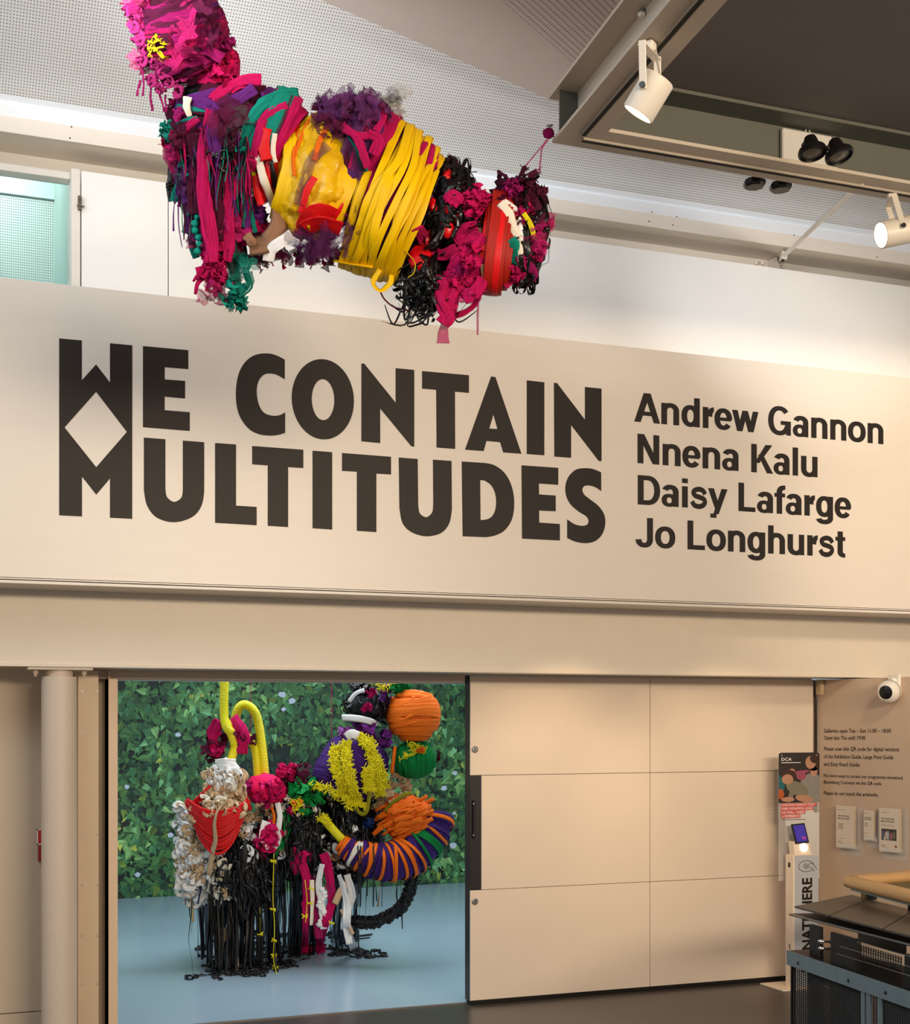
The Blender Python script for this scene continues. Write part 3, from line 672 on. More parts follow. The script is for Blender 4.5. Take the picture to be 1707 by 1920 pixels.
# ---- security camera and small detector
pc = onr(1667, 1297, .10); pw_ = onr(1680, 1276, 0)
cc = thing('security_camera', tuple(pw_), 'white dome security camera with a black lens high on the right wall', 'camera')
MB().obox(pw_+n_r*.015+UP*.0, WD, n_r, UP, .13, .03, .10, bev=.01).build('wall_mount', M_wh, cc)
MB().cyl(pw_+n_r*.02, pc, .035, 16).build('arm', M_wh, cc, 'auto')
lookd = (EX*-.62+EY*-.75+UP*-.12).normalized()
ball = MB().lathe(pc-lookd*.02, lookd, [(0, -.095), (.05, -.085), (.085, -.05), (.097, 0), (.093, .03), (.093, .034), (.085, .055), (.062, .085), (.058, .088), (.056, .083)], 32).build('dome', M_wh, cc, True)
MB().lathe(pc-lookd*.02, lookd, [(0, .093), (.03, .092), (.056, .084)], 28).build('lens', M_blackp, ball, True)
MB().lathe(pc-lookd*.02, lookd, [(.0945, .012), (.0975, .012), (.0975, .016), (.0945, .016)], 32).build('seam', mat('grey_seam', (120, 112, 104)), ball)
ps = onr(1541, 1289, .0)
dt = thing('motion_detector', tuple(ps), 'small beige motion detector high in the corner above the opening times', 'sensor')
MB().obox(ps+n_r*.02, WD, n_r, UP, .085, .04, .135, bev=.014).build('housing', mat('aged_beige_plastic', (206, 182, 146), .5), dt, 'auto')
MB().obox(ps+n_r*.042-UP*.012, WD, n_r, UP, .05, .006, .05, bev=.003).build('window', mat('detector_window', (186, 162, 124), .4), dt)

# ================================================================= DONATION STAND
kv = 9.74; ku0, ku1 = U(1488.5, kv), U(1535, kv); kz = .012
M_kw = mat('stand_enamel', (240, 222, 200), .4, var=.01); M_kf = mat('stand_front_panel', (186, 190, 196), .4, var=.01)
ks = thing('donation_stand', ((ku0+ku1)/2, kv+.06, 0), 'slim white donation stand with a picture board behind it in the right corner', 'donation stand')
zt_ = H-(1603-HY)/F*(kv/ray(1510, 1603)[1])
MB().box(ku0-.13, ku1+.10, kv-.04, kv+.30, 0, .012, bev=.004).build('base_plate', M_kw, ks)
bd = MB().box(ku0, ku1, kv, kv+.12, .012, zt_, bev=.008).build('post', M_kw, ks, 'auto')
pn = MB().box(ku0+.012, ku1-.002, kv-.004, kv, .02, zt_-.004).build('front_panel', M_kf, bd)
ex, ey = Vector((0, 0, 1)), Vector((-1, 0, 0))
def kz_(y): return H-(y-HY)/F*(kv/ray(1510, y)[1])
o = Vector((U(1522, kv), kv-.0048, kz_(1822)))
text_line(MB(), 'DONATE HERE', o, ex, ey, kz_(1646)-kz_(1822), U(1522, kv)-U(1503.5, kv), bold=.035).build('panel_text', M_vinyl, bd)
mb = MB(); cxk, czk = U(1512, kv), kz_(1624)
rg = lambda rx, rz, a0, a1, n=24, cx=0, cz=0: [Vector((cxk+cx+rx*math.cos(a0+(a1-a0)*i/n), kv-.005, czk+cz+rz*math.sin(a0+(a1-a0)*i/n))) for i in range(n+1)]
mb.tube(rg(.078, .046, .35, 2*PI-.55), .0022, 5)
for j in range(4): mb.tube(rg(.02+.012*j, .014+.008*j, -.8, .8, 8, cx=-.045), .0018, 5)
mb.tube([Vector((cxk+x, kv-.005, czk+z)) for x, z in ((.015,.0),(.035,.022),(.06,.02),(.105,-.03))], .002, 5)
mb.tube([Vector((cxk+x, kv-.005, czk+z)) for x, z in ((.015,.0),(.02,-.012),(.045,-.012),(.08,-.046))], .002, 5)
mb.build('contactless_symbol', M_vinyl, bd)
mb = MB(); mb.box(ku0-.001, ku0+.001, kv+.045, kv+.075, kz_(1622)-.02, kz_(1622)+.02).box(ku0-.001, ku0+.001, kv+.05, kv+.062, kz_(1775)-.02, kz_(1775)+.02).build('side_slots', M_vinyl, bd)['kind'] = 'stuff'
# reader head
xr0, xr1 = U(1491, kv), U(1522, kv); zr0, zr1 = zt_, kz_(1578)
rh = MB().prism([(xr0-.004, kv+.0, zr0), (xr1, kv+.0, zr0), (xr1-.006, kv+.03, zr1), (xr0+.006, kv+.03, zr1)], (0, 1, 0), .07).build('reader_head', M_kw, ks)
c_ = Vector((U(1509.5, kv), kv+.008, kz_(1589)))
MB().lathe(c_, (0, -1, .25), [(0, .003), (.030, .003), (.036, 0)], 20).build('reader_light', mat('reader_lamp', (255, 250, 240), .4, emit=1.6, var=0), rh)
nd = Vector((0, -1, .32)).normalized(); uu = Vector((-.06, .32, 1)).normalized(); xx = uu.cross(nd)*-1
sc_c = (Vector((U(1506.5, kv), kv+.045, kz_(1563.5))))
hh_ = (kz_(1545)-kz_(1583)); ww_ = U(1519, kv)-U(1493, kv)
scn = MB().obox(sc_c, xx, nd, uu, ww_, .014, hh_, bev=.004).build('card_reader', M_blackp, ks)
MB().obox(sc_c+nd*.0078, xx, nd, uu, ww_*.78, .001, hh_*.84).build('screen', mat('purple_screen', (44, 34, 120), .3, emit=.9, var=.3, vscale=14), scn)
mb = MB()
for j, w_ in enumerate((.5, .4, .45)): mb.obox(sc_c+nd*.0085-uu*(hh_*(.2+.05*j))-xx*(ww_*(.33-w_/2*.7)), xx, nd, uu, ww_*w_*.6, .0005, hh_*.018)
mb.build('screen_text', mat('screen_pink', (200, 60, 110), .4, emit=.8), scn)
# picture board (clear acrylic sheet with printed top)
bv = kv+.16; bu0, bu1 = U(1460.5, bv), U(1537, bv)
yz = lambda y: H-(y-HY)/F*(bv/ray(1498, y)[1])
brd = MB().box(bu0, bu1, bv, bv+.004, yz(1650), yz(1411), bev=0).build('acrylic_board', M_acr, ks)
MB().box(bu0+.07, bu1-.0, bv+.002, bv+.0035, yz(1650), yz(1524)).build('white_backing', mat('board_lower', (206, 202, 198), .4), brd)
NP = [mat('poster_dark', (44, 38, 38), .35, var=.2, vscale=12), mat('poster_skin', (176, 130, 104), .4), mat('poster_child_shirt', (120, 116, 98), .45), mat('poster_knit', (132, 128, 124), .6, var=.3, vscale=90),
      mat('poster_pink', (150, 72, 92), .45), mat('poster_teal', (30, 96, 104), .4), mat('poster_hair', (58, 36, 28), .4), mat('poster_orange', (176, 84, 40), .4), mat('poster_white', (232, 228, 224), .4), mat('poster_red', (200, 56, 54), .4)]
mb = MB(); bw, bz0, bz1 = bu1-bu0, yz(1505), yz(1411); bh = bz1-bz0
def pp(x, y, k): return Vector((bu0+x*bw, bv-.0012-.0004*k, bz1-y*bh))
def blobp(cx_, cy_, rx_, ry_, k, mi_, ang=0, n=20):
    vs = []
    for j in range(n):
        a = 2*PI*j/n; x = rx_*math.cos(a); y = ry_*math.sin(a)
        X = cx_+x*math.cos(ang)-y*math.sin(ang)*1.3; Y = cy_+x*math.sin(ang)/1.3+y*math.cos(ang)
        X = min(max(X, 0), 1); Y = min(max(Y, 0), 1); vs.append(pp(X, Y, k))
    mb.add(vs, [tuple(range(n))], mi=mi_)
mb.add([pp(.04, 0, 0), pp(.96, 0, 0), pp(1, .03, 0), pp(1, 1, 0), pp(0, 1, 0), pp(0, .03, 0)], [(0,1,2,3,4,5)], mi=0)
blobp(.05, .62, .1, .18, 1, 5); blobp(.04, .82, .09, .1, 2, 7); blobp(.32, .33, .1, .06, 1, 6); blobp(.32, .36, .07, .04, 2, 1)
blobp(.82, .75, .33, .34, 1, 3); blobp(.85, .2, .2, .17, 2, 6); blobp(.78, .2, .13, .13, 3, 1); blobp(.86, .37, .09, .1, 2, 1); blobp(.9, .12, .14, .1, 4, 6)
blobp(.48, .40, .28, .035, 3, 4, -.15); blobp(.55, .47, .12, .08, 2, 4)
blobp(.24, .46, .19, .12, 5, 6); blobp(.21, .53, .14, .10, 6, 1); blobp(.45, .72, .30, .13, 5, 2, .5); blobp(.3, .84, .06, .16, 6, 2, .3)
blobp(.62, .92, .22, .07, 7, 1, .2); blobp(.22, .93, .16, .05, 7, 1)
mb.build('printed_picture', NP, brd)
mb = MB()
text_line(mb, 'DCA', pp(.06, .16, 9), Vector((1, 0, 0)), UP, .25*bw, .062*bh, mi=0)
mb.box(pp(.06, .205, 9).x, pp(.53, .2, 9).x, bv-.006, bv-.0055, pp(0, .205, 0).z, pp(0, .192, 0).z)
mb.build('poster_title', NP[8], brd)
mb = MB(); mr_ = MB(); mk = MB()
for j, (s_, w_) in enumerate((('LOVE DCA? DONATE TODAY', .83), ('EVERY DONATION, LARGE', .75), ('OR SMALL, MAKES', .55), ('A DIFFERENCE', .43))):
    yy = 1.06+.075*j
    x0_ = bu0+.07*bw; zz = bz1-(yy)*bh
    mr_.box(x0_-.006, x0_+w_*bw+.01, bv-.003, bv-.0015, zz-.006, zz+.052*bh)
    text_line(mk, s_, Vector((x0_, bv-.0035, zz)), Vector((1, 0, 0)), UP, w_*bw, .045*bh)
mr_.build('red_text_bands', NP[9], brd); mk.build('band_text', NP[8], brd)
MB().box(bu0+.08*bw, bu0+.66*bw, bv-.0015, bv-.001, yz(1536)-.004, yz(1536)).build('small_text', M_ink, brd)
mb = MB()
for x in (1465.5, 1531): mb.cyl(Vector((U(x, bv), bv-.008, yz(1416))), Vector((U(x, bv), bv+.004, yz(1416))), .009, 12)
mb.build('fixing_studs', M_steel, brd)
MB().box((bu0+bu1)/2-.02, (bu0+bu1)/2+.05, kv+.12, bv+.001, .9, .98).build('board_bracket', M_kw, ks)

# ================================================================= RECEPTION DESK
M_dsk = mat('blackened_steel', (30, 29, 29), .4, metal=.5, var=.15, vscale=9)
M_tile = mat('waxed_steel_tile', (92, 82, 72), .38, metal=.35, var=.06, vscale=6)
M_band = mat('blue_grey_steel', (122, 142, 150), .5, metal=.3, var=.09, vscale=11, bump=.1, bscale=60)
M_wood = mat('varnished_ash_rail', (206, 160, 104), .35, var=.12, vscale=2.2, stretch=(1, 1, 14))
M_mesh = mat('black_expanded_metal', (38, 36, 35), .45, metal=.4)
M_edge = mat('bright_steel_edge', (130, 136, 140), .35, metal=.5)
zd = lambda x, y: (1420+x/5.333, 1560+y/5.333)
def zl(pq, z): return [onz(*zd(*p), z) for p in pq]
desk = thing('reception_desk', tuple(onz(*zd(700, 1500), .5).xy)+(0,), 'dark steel reception desk with mesh sides and a wooden rail in the bottom right corner', 'desk')
ZT = 1.10
T0, T1 = onz(*zd(375, 742), ZT), onz(*zd(1531, 1035), ZT); dF = (T1-T0).normalized()
B0_, B1_ = onz(*zd(945, 627), ZT), onz(*zd(1531, 775), ZT)
def front(x): # point on front edge by zoom x
    return T0+dF*((onz(*zd(x, 742+(x-375)*.2535), ZT)-T0).dot(dF))
def back(x): return onz(*zd(x, 627+(x-945)*.2526), ZT)
fr = [front(375), front(722), front(1255), front(1531), T1+dF*1.1]
bk = [back(945), back(1118), back(1560), back(1700), back(1700)+dF*1.3]
for i in range(4):
    g0 = dF*.013 if i else Vector((0,0,0))
    MB().prism([fr[i]+g0, fr[i+1], bk[i+1], bk[i]+g0], (0, 0, -1), .010).build('top_tile', M_tile, desk)
MB().prism([fr[0]+dF*.03+(bk[0]-fr[0])*.03, fr[4], bk[4], bk[0]+dF*.03], (0, 0, -1), .004).build('under_tray', M_blackp, desk).location = (0, 0, -.012)
sideN = Vector((dF.y, -dF.x, 0)); sideN = sideN if sideN.dot(-EY)+sideN.dot(-EX) > 0 else -sideN    # outward of the front
# lower shelf plate with bright nosing
s0, s1 = onz(*zd(330, 815), 1.045), onz(*zd(1531, 1118), 1.045); dS = (s1-s0).normalized(); inS = -sideN
MB().prism([s0, s1+dS*1.0, s1+dS*1.0+inS*.35, s0+inS*.32+dS*.05], (0, 0, -1), .008).build('shelf_plate', M_dsk, desk)
MB().tube([s0+Vector((0,0,-.006)), s1+dS*1.0+Vector((0,0,-.006))], .008, 8).build('shelf_nosing', M_edge, desk, True)
# band
b0, b1 = onz(*zd(295, 1182), .857), onz(*zd(1531, 1600), .857); dB = (b1-b0).normalized(); nB = Vector((dB.y, -dB.x, 0)); nB = nB if nB.dot(EY) < 0 else -nB
bdn = MB().prism([b0, b1+dB*.8, b1+dB*.8-nB*.01, b0-nB*.01], (0, 0, -1), .086).build('steel_band', M_band, desk)
for (x, y) in ((412, 1310), (917, 1487), (1290, 1607)):
    r = Vector(ray(*zd(x, y))); t = (b0-Vector((0,0,H))).dot(nB)/r.dot(nB); p = Vector((0,0,H))+r*t
    MB().lathe(p, nB, [(0, .008), (.008, .007), (.010, 0)], 10).build('bolt', M_blackp, desk)
MB().prism([b0-nB*.01, b1+dB*.8-nB*.01, b1+dB*.8-nB*.6, b0-nB*.30+dB*.02], (0, 0, -1), .012).build('counter_plate', M_dsk, desk)
# uprights between counter plate and shelf
def vert_on(x0, x1, off, z0_, z1_, m, name, th=.01):
    def hit(x):
        r = Vector(ray(zd(x, 0)[0], 1700)); c = b0-nB*off; t = (c-Vector((0,0,0))).dot(nB)/(r.x*nB.x+r.y*nB.y); return Vector((r.x*t, r.y*t, 0))
    p, q = hit(x0), hit(x1)
    return MB().prism([p+UP*z0_, q+UP*z0_, q-nB*th+UP*z0_, p-nB*th+UP*z0_], (0, 0, 1), z1_-z0_).build(name, m, desk)
vert_on(525, 632, .06, .857, 1.037, M_dsk, 'upright', .02)
vert_on(735, 985, .03, .857, 1.037, M_dsk, 'upright', .02)
vert_on(985, 1010, .05, .857, 1.037, M_dsk, 'upright', .02)
vert_on(1475, 1750, .03, .857, 1.037, M_dsk, 'upright', .02)
vert_on(1010, 1480, .34, .935, 1.037, M_dsk, 'rear_panel', .01)
def lattice(p, q, z0_, z1_, cw, ch, wire, nrm):
    mb = MB(); e = (q-p); L_ = e.length; e = e.normalized(); n = int(L_/cw); m = int((z1_-z0_)/(ch/2))
    for i in range(n):
        for sgn in (-1, 1):
            pr = None
            for j in range(m+1):
                u = (i+.5)*cw+sgn*(cw*.27 if j % 2 else -cw*.27)*(1 if i % 2 else -1)
                c = p+e*u+UP*(z0_+j*ch/2)
                a, b = c-e*wire/2+nrm*wire*.3, c+e*wire/2-nrm*wire*.3
                if pr: mb.add([pr[0], pr[1], b, a], [(0, 1, 2, 3)])
                pr = (a, b)
    return mb
def mesh_panel(x0, x1, off, z0_, z1_, cw=.014, ch=.030, wire=.0045):
    def hit(x):
        r = Vector(ray(zd(x, 0)[0], 1700)); c = b0-nB*off; t = c.dot(nB)/(r.x*nB.x+r.y*nB.y); return Vector((r.x*t, r.y*t, 0))
    o = lattice(hit(x0), hit(x1), z0_, z1_, cw, ch, wire, nB).build('mesh_panel', M_mesh, desk); o['kind'] = 'stuff'; return o
mesh_panel(340, 1040, .03, 0.02, .785, cw=.024, ch=.028, wire=.006)
mesh_panel(1130, 1208, .03, 0.02, .785, cw=.026, ch=.032, wire=.005)
mesh_panel(1255, 1700, .03, 0.02, .785, cw=.024, ch=.028, wire=.006)
mesh_panel(1010, 1478, .30, .857, .945, cw=.026, ch=.030, wire=.006)
# second mesh layer and dark cupboard inside
mesh_panel(500, 1040, .11, 0.02, .785, cw=.026, ch=.030, wire=.006)
vert_on(720, 1040, .2, .02, .785, M_dsk, 'inner_panel'); vert_on(1255, 1700, .2, .02, .785, M_dsk, 'inner_panel')
for (a, c) in ((1038, 1075), (1092, 1130), (1206, 1240)):
    vert_on(a, c, .012, .0, .78, M_band, 'leg_flat', .012)
vert_on(335, 348, .02, .0, .78, M_dsk, 'corner_leg', .03)
# thin wires
for (a, b, o_) in (((825, 1142), (1531, 1350), .015), ((800, 1217), (1531, 1440), .015), ((1000, 1100), (1531, 1245), .015)):
    pts = []
    for q in (a, b):
        r = Vector(ray(*zd(*q))); t = ((b0+nB*o_)-Vector((0,0,H))).dot(nB)/r.dot(nB); pts.append(Vector((0,0,H))+r*t)
    pts[1] = pts[1]+(pts[1]-pts[0])*.4
    MB().tube(pts, .0017, 6).build('tension_wire', M_edge, desk, True)
# small chrome lamps inside
for (x, y) in ((645, 1095), (648, 1165)):
    r = Vector(ray(*zd(x, y))); t = ((b0-nB*.05)-Vector((0,0,H))).dot(nB)/r.dot(nB); p = Vector((0,0,H))+r*t
    kb = MB().lathe(p, EX*.9-EY*.3, [(0, -.022), (.008, -.018), (.014, -.004), (.014, .006), (.006, .014), (.004, .06), (0, .06)], 14).build('chrome_knob', mat('chrome', (230, 230, 228), .12, metal=1), desk, True)
    MB().obox(p+(EX*.9-EY*.3)*.07, EX, EY, UP, .05, .05, .012).build('knob_arm', M_dsk, kb)
# wooden rail
zr_ = 1.215
ra0, ra1 = onz(*zd(855, 500), zr_), onz(*zd(1531, 668), zr_); dR_ = (ra1-ra0).normalized()
def rail(p, q, inw, name):
    n = 12; mb = MB(); d = (q-p).normalized(); prof = []
    W2, Hh = .05, .036
    for i in range(n+1):
        a = -PI/2+PI*i/n; prof.append((-math.cos(a)*Hh*1.0, math.sin(a)*Hh))
    prof += [(W2, Hh), (W2, -Hh*.6)]
    m = len(prof); vs = []
    for c in (p, q):
        for (x, z) in prof: vs.append(c+inw*(x+Hh)+UP*z)
    fs = [(i, (i+1) % m, m+(i+1) % m, m+i) for i in range(m)]+[tuple(range(m-1, -1, -1)), tuple(range(m, 2*m))]
    return mb.add(vs, fs).build(name, M_wood, desk, 'auto')
inR = -sideN
rail(ra0+inR*0, ra1+dR_*.8, inR, 'wood_rail')
MB().lathe(ra0+inR*.0755, -dR_, [(.0, .036), (.02, .034), (.036, .022), (.038, 0)], 20).build('rail_end', M_wood, desk, True)
rb0, rb1 = ra0+inR*.12+dR_*.02, onz(*zd(1531, 408), zr_+.03); dRb = (rb1-rb0).normalized(); dRb.z = 0; nb = Vector((dRb.y, -dRb.x, 0)); nb = nb if nb.dot(EY) > 0 else -nb
rb1_ = rb0+dRb*1.6
rail(rb0, rb1_, nb*1.0, 'wood_rail')
MB().obox((rb0+rb1_)/2-UP*.07+nb*.03, dRb, nb, UP, 1.5, .02, .09).build('rear_skirt', mat('olive_steel', (110, 92, 60), .5), desk)
st0, st1 = onz(*zd(935, 583), 1.165), onz(*zd(1531, 735), 1.165)
MB().prism([st0, st1+dR_*.8, st1+dR_*.8+inR*.06, st0+inR*.06], (0, 0, 1), .022).build('rail_bar', M_band, desk)
for (x, y) in ((1150, 660), (1560, 770)):
    p = onz(*zd(x, y), ZT+.01)
    MB().box(p.x-.022, p.x+.022, p.y-.02, p.y+.02, ZT, 1.175).build('rail_post', M_dsk, desk)

# ================================================================= MURAL
mv = 17.80
mu = thing('mural', (4.6, mv, .003), 'hedge wallpaper mural of green bindweed leaves with white flowers on the gallery back wall', 'mural')
M_mbg = mat('mural_background_print', (16, 26, 20), .6, var=.6, vscale=2.5)
MB().box(-.2, 9.6, mv, mv+.026, .004, 4.6).build('backing', M_mbg, mu)
M_leaf = bpy.data.materials.new('printed_leaves'); M_leaf.use_nodes = True
nt = M_leaf.node_tree; at = nt.nodes.new('ShaderNodeAttribute'); at.attribute_name = 'col'
nt.links.new(at.outputs['Color'], nt.nodes['Principled BSDF'].inputs['Base Color']); nt.nodes['Principled BSDF'].inputs['Roughness'].default_value = .6
rnd = random.Random(11); vs = []; fs = []; cols = []
NL = 15000
for i in range(NL):
    t = i/NL; u = rnd.uniform(.7, 9.0); z = rnd.uniform(.0, 4.2) if i % 3 else rnd.uniform(0, 2.9)
    d = noise.noise(Vector((u*.75, z*.9, 3.1)))*.6+noise.noise(Vector((u*2.2, z*2.2, 9)))*.45
    if d < -.17 and rnd.random() < .72: continue
    s = rnd.uniform(.050, .098)*(1.0 if rnd.random() < .85 else .6); a = rnd.gauss(0, .9)
    br = max(.0, min(1, .46+d*1.15+rnd.gauss(0, .22)))*(.30+.70*t)
    dk = Vector((.008, .030, .014)); md = Vector((.075, .21, .055)); lt = Vector((.34, .62, .20))
    c = dk.lerp(md, min(1, br*1.7)) if br < .6 else md.lerp(lt, (br-.6)*2.2)
    if rnd.random() < .3: c = Vector((c.x*.75, c.y*.95, c.z*1.3))
    if rnd.random() < .04: c = Vector((c.x*2.4, c.y*1.3, c.z*.7))
    y = mv-.001-.018*t
    ca_, sa_ = math.cos(a), math.sin(a); wd = rnd.uniform(.62, .9)
    shp = [(0, .35), (.32, .55), (.62, .30), (.55, -.15), (.28, -.65), (0, -1.15), (-.28, -.65), (-.55, -.15), (-.62, .30), (-.32, .55)]
    b = len(vs)
    for (x, yy) in shp: vs.append((u+s*(x*wd*ca_-yy*sa_), y, z+s*(x*wd*sa_+yy*ca_)))
    fs += [(b, b+1, b+2, b+3, b+4, b+5), (b, b+5, b+6, b+7, b+8, b+9)]
    k1, k2 = rnd.uniform(.75, 1.0), rnd.uniform(1.0, 1.3)
    if rnd.random() < .5: k1, k2 = k2, k1
    c = Vector([max(.004, q) for q in c]); cols += [(c*k1, 6), (c*k2, 6)]
me = bpy.data.meshes.new('leaf_print'); L0 = Vector(mu['wloc']); me.from_pydata([Vector(v)-L0 for v in vs], [], fs)
ca = me.color_attributes.new('col', 'FLOAT_COLOR', 'CORNER'); li = 0; buf = []
for c, n in cols: buf += [c.x, c.y, c.z, 1]*n
ca.data.foreach_set('color', buf); me.materials.append(M_leaf)
lo = bpy.data.objects.new('leaf_print', me); COL.objects.link(lo); lo.parent = mu; lo['kind'] = 'stuff'; lo['wloc'] = tuple(L0)
M_flower = mat('printed_white_flower', (196, 204, 220), .6, var=.05)
for (x, y, r) in ((529,1302,8), (548,1314,7.5), (334,1378,6), (238,1475,5), (532,1330,5), (853,1450,6), (833,1478,7), (850,1585,8), (258,1640,6), (852,1525,4), (320,1566,6)):
    p = onv(x, y, mv-.0205); s = r*p.y/F*1.02; a0 = rnd.random(); n = 10
    vs_ = [p+Vector((s*math.cos(a0+2*PI*j/n)*(1 if j % 2 else .86), 0, s*math.sin(a0+2*PI*j/n)*(1 if j % 2 else .86)*rnd.uniform(.6, 1))) for j in range(n)]
    MB().add(vs_, [tuple(range(n))]).add([p+Vector((s*.2*math.cos(2*PI*j/6), -.0006, s*.2*math.sin(2*PI*j/6))) for j in range(6)], [tuple(range(6))]).build('flower', M_flower, mu)
# ================================================================= TEXTILE SCULPTURES
def fab(name, rgb, rough=.85, var=.42, bump=.9, sx=4, sy=70, **k):
    return mat(name, rgb, rough, var=var, vscale=1, bump=bump, bscale=1.6, streak=(sx, sy, 1), spec=.25, **k)
def mb3(name, rgb, rough=.8, var=.25, vs=14, bump=.8, bs=60, **k):
    return mat(name, rgb, rough, var=var, vscale=vs, bump=bump, bscale=bs, spec=.3, **k)
FM = dict(
 mag=fab('magenta_netting', (158, 12, 98)), pink=fab('hot_pink_netting', (255, 6, 92)), mar=fab('maroon_netting', (78, 6, 42)),
 pur=fab('purple_netting', (104, 34, 122)), lil=fab('lilac_netting', (150, 82, 160)), teal=fab('teal_netting', (6, 142, 124)), grn=fab('green_cloth', (0, 130, 58)),
 blk=fab('black_tape', (14, 13, 15), .22, .2, .3, coat=.3), yel=fab('yellow_tape', (244, 192, 0), .38, .10, .4, 2, 16), ylw=fab('lemon_fringe', (255, 228, 24), .6, .08),
 red=fab('red_tape', (216, 22, 26), .4, .12, .3, 2, 20), brk=fab('brick_red_tape', (168, 30, 18), .5, .15, .4, 2, 24), crm=fab('cream_cloth', (232, 222, 204), .8, .07, .4),
 tan=fab('brown_paper', (196, 164, 128), .8, .08, .35, 3, 8), wht=fab('white_cloth', (236, 234, 232), .7, .05, .3), org=fab('orange_cloth', (255, 108, 6), .7, .14, .5),
 vio=fab('violet_cloth', (66, 24, 110), .7), nav=fab('navy_cloth', (20, 44, 100)), crd=fab('cardboard', (166, 124, 96), .8, .08), olv=fab('dark_yellow_net', (150, 140, 20), .7),
 gry=fab('grey_green_net', (60, 90, 84), .8, alpha=.55), tpk=fab('sheer_pink_net', (230, 30, 110), .8, alpha=.6), tpl=fab('very_sheer_purple_net', (100, 36, 96), .8, alpha=.28), tpr=fab('sheer_purple_net', (110, 50, 110), .8, alpha=.55),
 tmr=fab('sheer_maroon_net', (96, 18, 60), .8, alpha=.6), ttl=fab('sheer_teal_net', (20, 130, 110), .8, alpha=.6), tcr=fab('sheer_cream_net', (230, 215, 195), .8, alpha=.4), dpk=fab('deep_pink_cloth', (214, 8, 88)))
BM = dict(yel=mb3('crinkled_yellow_plastic', (238, 178, 6), .34, .18, 9, 1.0, 34, coat=.3), mar=mb3('maroon_stuffing', (66, 6, 38)), mag=mb3('magenta_bundle', (150, 12, 84), .8, .35, 9), pink=mb3('pink_bundle', (250, 6, 88), .8, .15, 9),
 pur=mb3('purple_bundle', (74, 22, 88)), blk=mb3('black_tape_tangle', (10, 9, 11), .3, .3, 30, 1.0, 50), red=mb3('red_plastic', (214, 14, 22), .3, .12, 12, .8, 30, coat=.3), brk=mb3('brick_red_bundle', (160, 30, 20), .5),
 teal=mb3('teal_bundle', (8, 96, 88)), crm=mb3('cream_paper_bundle', (222, 210, 190), .8, .08, 9, 1, 30), org=mb3('orange_bundle', (250, 100, 10), .7, .1, 9, .8, 50), grn=mb3('green_bundle', (6, 110, 48), .7), vio=mb3('violet_bundle', (58, 22, 100), .8))
def catmull(pts, n=6):
    P_ = [Vector(p) for p in pts]; out = []; m = len(P_)
    for i in range(m-1):
        p0, p1, p2, p3 = P_[max(i-1, 0)], P_[i], P_[i+1], P_[min(i+2, m-1)]
        for k in range(n):
            t = k/n; out.append(.5*((2*p1)+(p2-p0)*t+(2*p0-5*p1+4*p2-p3)*t*t+(3*p1-p0-3*p2+p3)*t**3))
    out.append(P_[-1]); return out
